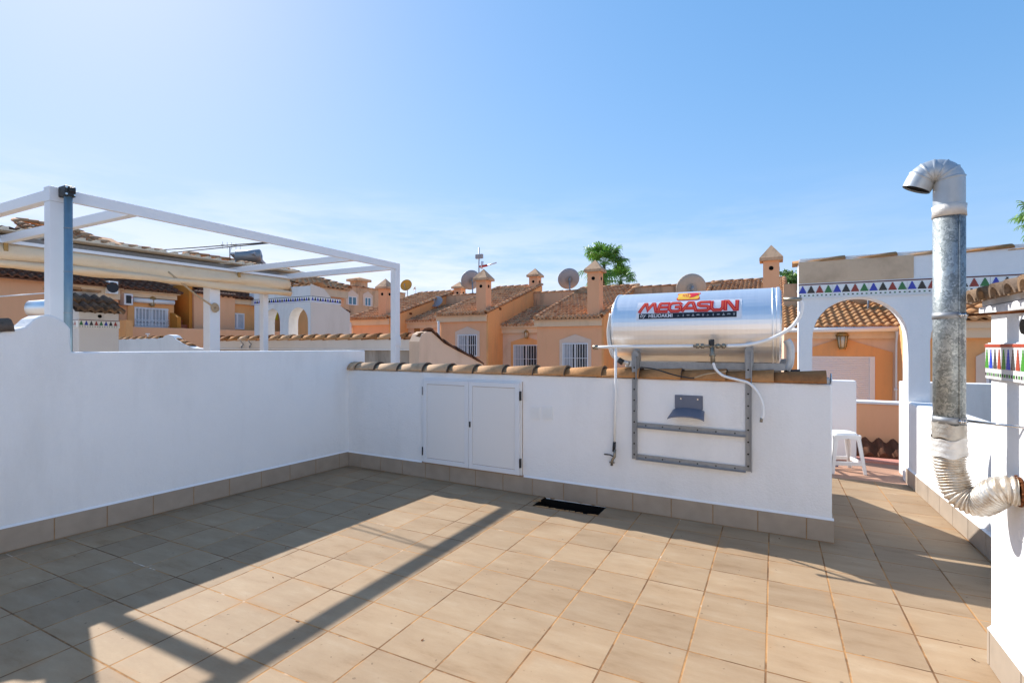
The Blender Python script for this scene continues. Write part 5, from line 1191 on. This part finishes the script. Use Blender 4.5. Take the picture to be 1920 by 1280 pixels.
def leafy(base_, c, rx, rz, n, label, seed):
    rnd = random.Random(seed); c = Vector(c); t = thing('leafy_tree', tuple(base_), label, 'tree')
    b = MB(); base_ = Vector(base_); b.tube([base_, base_.lerp(c, .6)+X_*.1, c-Z_*rz*.3], .16, 8, ringrad=[.22, .15, .08])
    for i in range(6):
        a = i*1.05; b.tube([base_.lerp(c, .75), c+Vector((math.cos(a)*rx*.6, math.sin(a)*rx*.6, rnd.uniform(-.2, .4)*rz))], .05, 5)
    b.build('trunk', 'trunk', t); b = MB()
    cl = [(Vector((rnd.gauss(0, .45)*rx, rnd.gauss(0, .45)*rx, rnd.gauss(0, .42)*rz)), rnd.random()) for _ in range(26)]
    for i in range(n):
        o, s = rnd.choice(cl); p = c+o+Vector((rnd.gauss(0, .2)*rx, rnd.gauss(0, .2)*rx, rnd.gauss(0, .2)*rz)); u = Vector((rnd.uniform(-1, 1), rnd.uniform(-1, 1), rnd.uniform(-1, 1))).normalized(); w = u.orthogonal().normalized(); l = rnd.uniform(.10, .2)
        b.quad(p-u*l, p+w*l*.45, p+u*l, p-w*l*.45, 0, min(1, max(0, s*.7+rnd.random()*.3)))
    b.build('crown', 'foliage', t)
c = pY(1484, 528, 44); leafy((c.x, 44, -6), c, 1.2, .7, 1500, 'rounded green treetop peeping over the roof left of the arches', 4)
c = pY(1345, 536, 44); leafy((c.x, 44, -6), c+Z_*-.3, 1.3, .5, 900, 'hint of a dark green treetop behind the roofs right of the beige dish', 9)

# a few dry leaf bits blown onto the terrace
for i, (px, py) in enumerate(((792, 1200), (558, 1165), (512, 1083), (535, 1027), (692, 964), (1462, 1010), (1825, 1237))):
    q = pZ(px, py); a = random.uniform(0, 6.28); s_ = random.uniform(.007, .012); u = Vector((math.cos(a), math.sin(a), 0)); v = Vector((-u.y, u.x, 0)); b = MB()
    k = b.add([q-u*s_+Z_*.002, q-u*s_*.3+v*s_*.45+Z_*.005, q+u*s_*.5+v*s_*.35+Z_*.003, q+u*s_+Z_*.007, q+u*s_*.4-v*s_*.4+Z_*.006, q-u*s_*.4-v*s_*.35+Z_*.002, q+Z_*.001])
    for j in range(6): b.face((k+j, k+(j+1) % 6, k+6), 0, .5, True)
    tag(b.build('dry_leaf', 'rust'), 'tiny dark dry leaf bit lying on the beige terrace tiles', 'leaf', 'dry leaf bits on the terrace floor')
# ================================================================= LIGHT, SKY, CAMERA
EXPO, SUNS, SKYS = 1.80, 2.1, 0.060
w = bpy.data.worlds.new('World'); SC.world = w; w.use_nodes = True; nt = w.node_tree; bg = nt.nodes['Background']
sky = N(nt, 'ShaderNodeTexSky', sky_type='NISHITA'); sky.sun_disc = False
sky.sun_elevation = math.asin(SUN.z); sky.sun_rotation = math.atan2(SUN.x, SUN.y); sky.altitude = 50
sky.air_density = 1.0; sky.dust_density = 0.4; sky.ozone_density = 1.6
tc = N(nt, 'ShaderNodeTexCoord'); sp3 = N(nt, 'ShaderNodeSeparateXYZ'); nt.links.new(tc.outputs['Generated'], sp3.inputs[0])
n1 = noise(nt, 3.2, 7, .62, vec=tc.outputs['Generated'], scl=(1, 1, 5.5)); n2 = noise(nt, 9, 6, .6, vec=tc.outputs['Generated'], scl=(1, 1, 6))
cl_ = ramp(nt, math_(nt, 'ADD', math_(nt, 'MULTIPLY', n1, .75), math_(nt, 'MULTIPLY', n2, .25)), [(.41, 0.0), (.57, 1.0)])
band = ramp(nt, sp3.outputs[2], [(.0, .9), (.10, 1.0), (.17, .55), (.30, .0)])
left = math_(nt, 'ADD', math_(nt, 'MULTIPLY', sp3.outputs[0], -.9), .35); left = math_(nt, 'MAXIMUM', math_(nt, 'MINIMUM', left, 1.0), 0.12)
fac = math_(nt, 'MULTIPLY', math_(nt, 'MULTIPLY', cl_, band), left)
hs = N(nt, 'ShaderNodeHueSaturation'); hs.inputs['Saturation'].default_value = 1.22; nt.links.new(sky.outputs[0], hs.inputs['Color'])
sc3 = N(nt, 'ShaderNodeSeparateColor'); nt.links.new(hs.outputs[0], sc3.inputs[0]); cc3 = N(nt, 'ShaderNodeCombineColor')
tint = [N(nt, 'ShaderNodeMath', operation='ADD').inputs[0] for i in range(3)]
for i, (g, k) in enumerate(((.99, .10), (1.32, .145), (1.6, .11))):   # camera response of a clear sky
    tint[i].node.inputs[1].default_value = 0; v = tint[i].node.outputs[0]
    nt.links.new(math_(nt, 'DIVIDE', math_(nt, 'MULTIPLY', v, g), math_(nt, 'ADD', math_(nt, 'MULTIPLY', v, k), 1.0)), cc3.inputs[i])
for i in range(3):                                             # soft shoulder keeps the glare round the sun from burning out
    x = sc3.outputs[i]; nt.links.new(math_(nt, 'DIVIDE', math_(nt, 'MULTIPLY', x, 10.5), math_(nt, 'ADD', x, 7.0)), tint[i])
col = mix(nt, math_(nt, 'MULTIPLY', fac, .95), cc3.outputs[0], (4.9, 5.1, 5.5))
nt.links.new(col, bg.inputs['Color']); bg.inputs['Strength'].default_value = SKYS
l = bpy.data.lights.new('sun', 'SUN'); l.energy = SUNS; l.angle = math.radians(.5); l.color = (1.0, .97, .925)
lo = bpy.data.objects.new('sun', l); C.objects.link(lo); lo.rotation_euler = (-SUN).to_track_quat('-Z', 'Y').to_euler(); lo.location = SUN*60
cam = bpy.data.cameras.new('camera'); co = bpy.data.objects.new('camera', cam); C.objects.link(co); SC.camera = co
co.location = (0, 0, H); co.rotation_euler = (math.pi/2, 0, YAW); cam.sensor_width = 36; cam.lens = 36*F/1920; cam.shift_y = (HY-640)/1920
cam.clip_start = .05; cam.clip_end = 3000
SC.view_settings.view_transform = 'Standard'; SC.view_settings.look = 'None'; SC.view_settings.exposure = EXPO; SC.view_settings.gamma = 1
SC.cycles.max_bounces = 8; SC.cycles.diffuse_bounces = 5
for o in list(C.objects):
    for k in ('_o', 'x'):
        if k in o: del o[k]
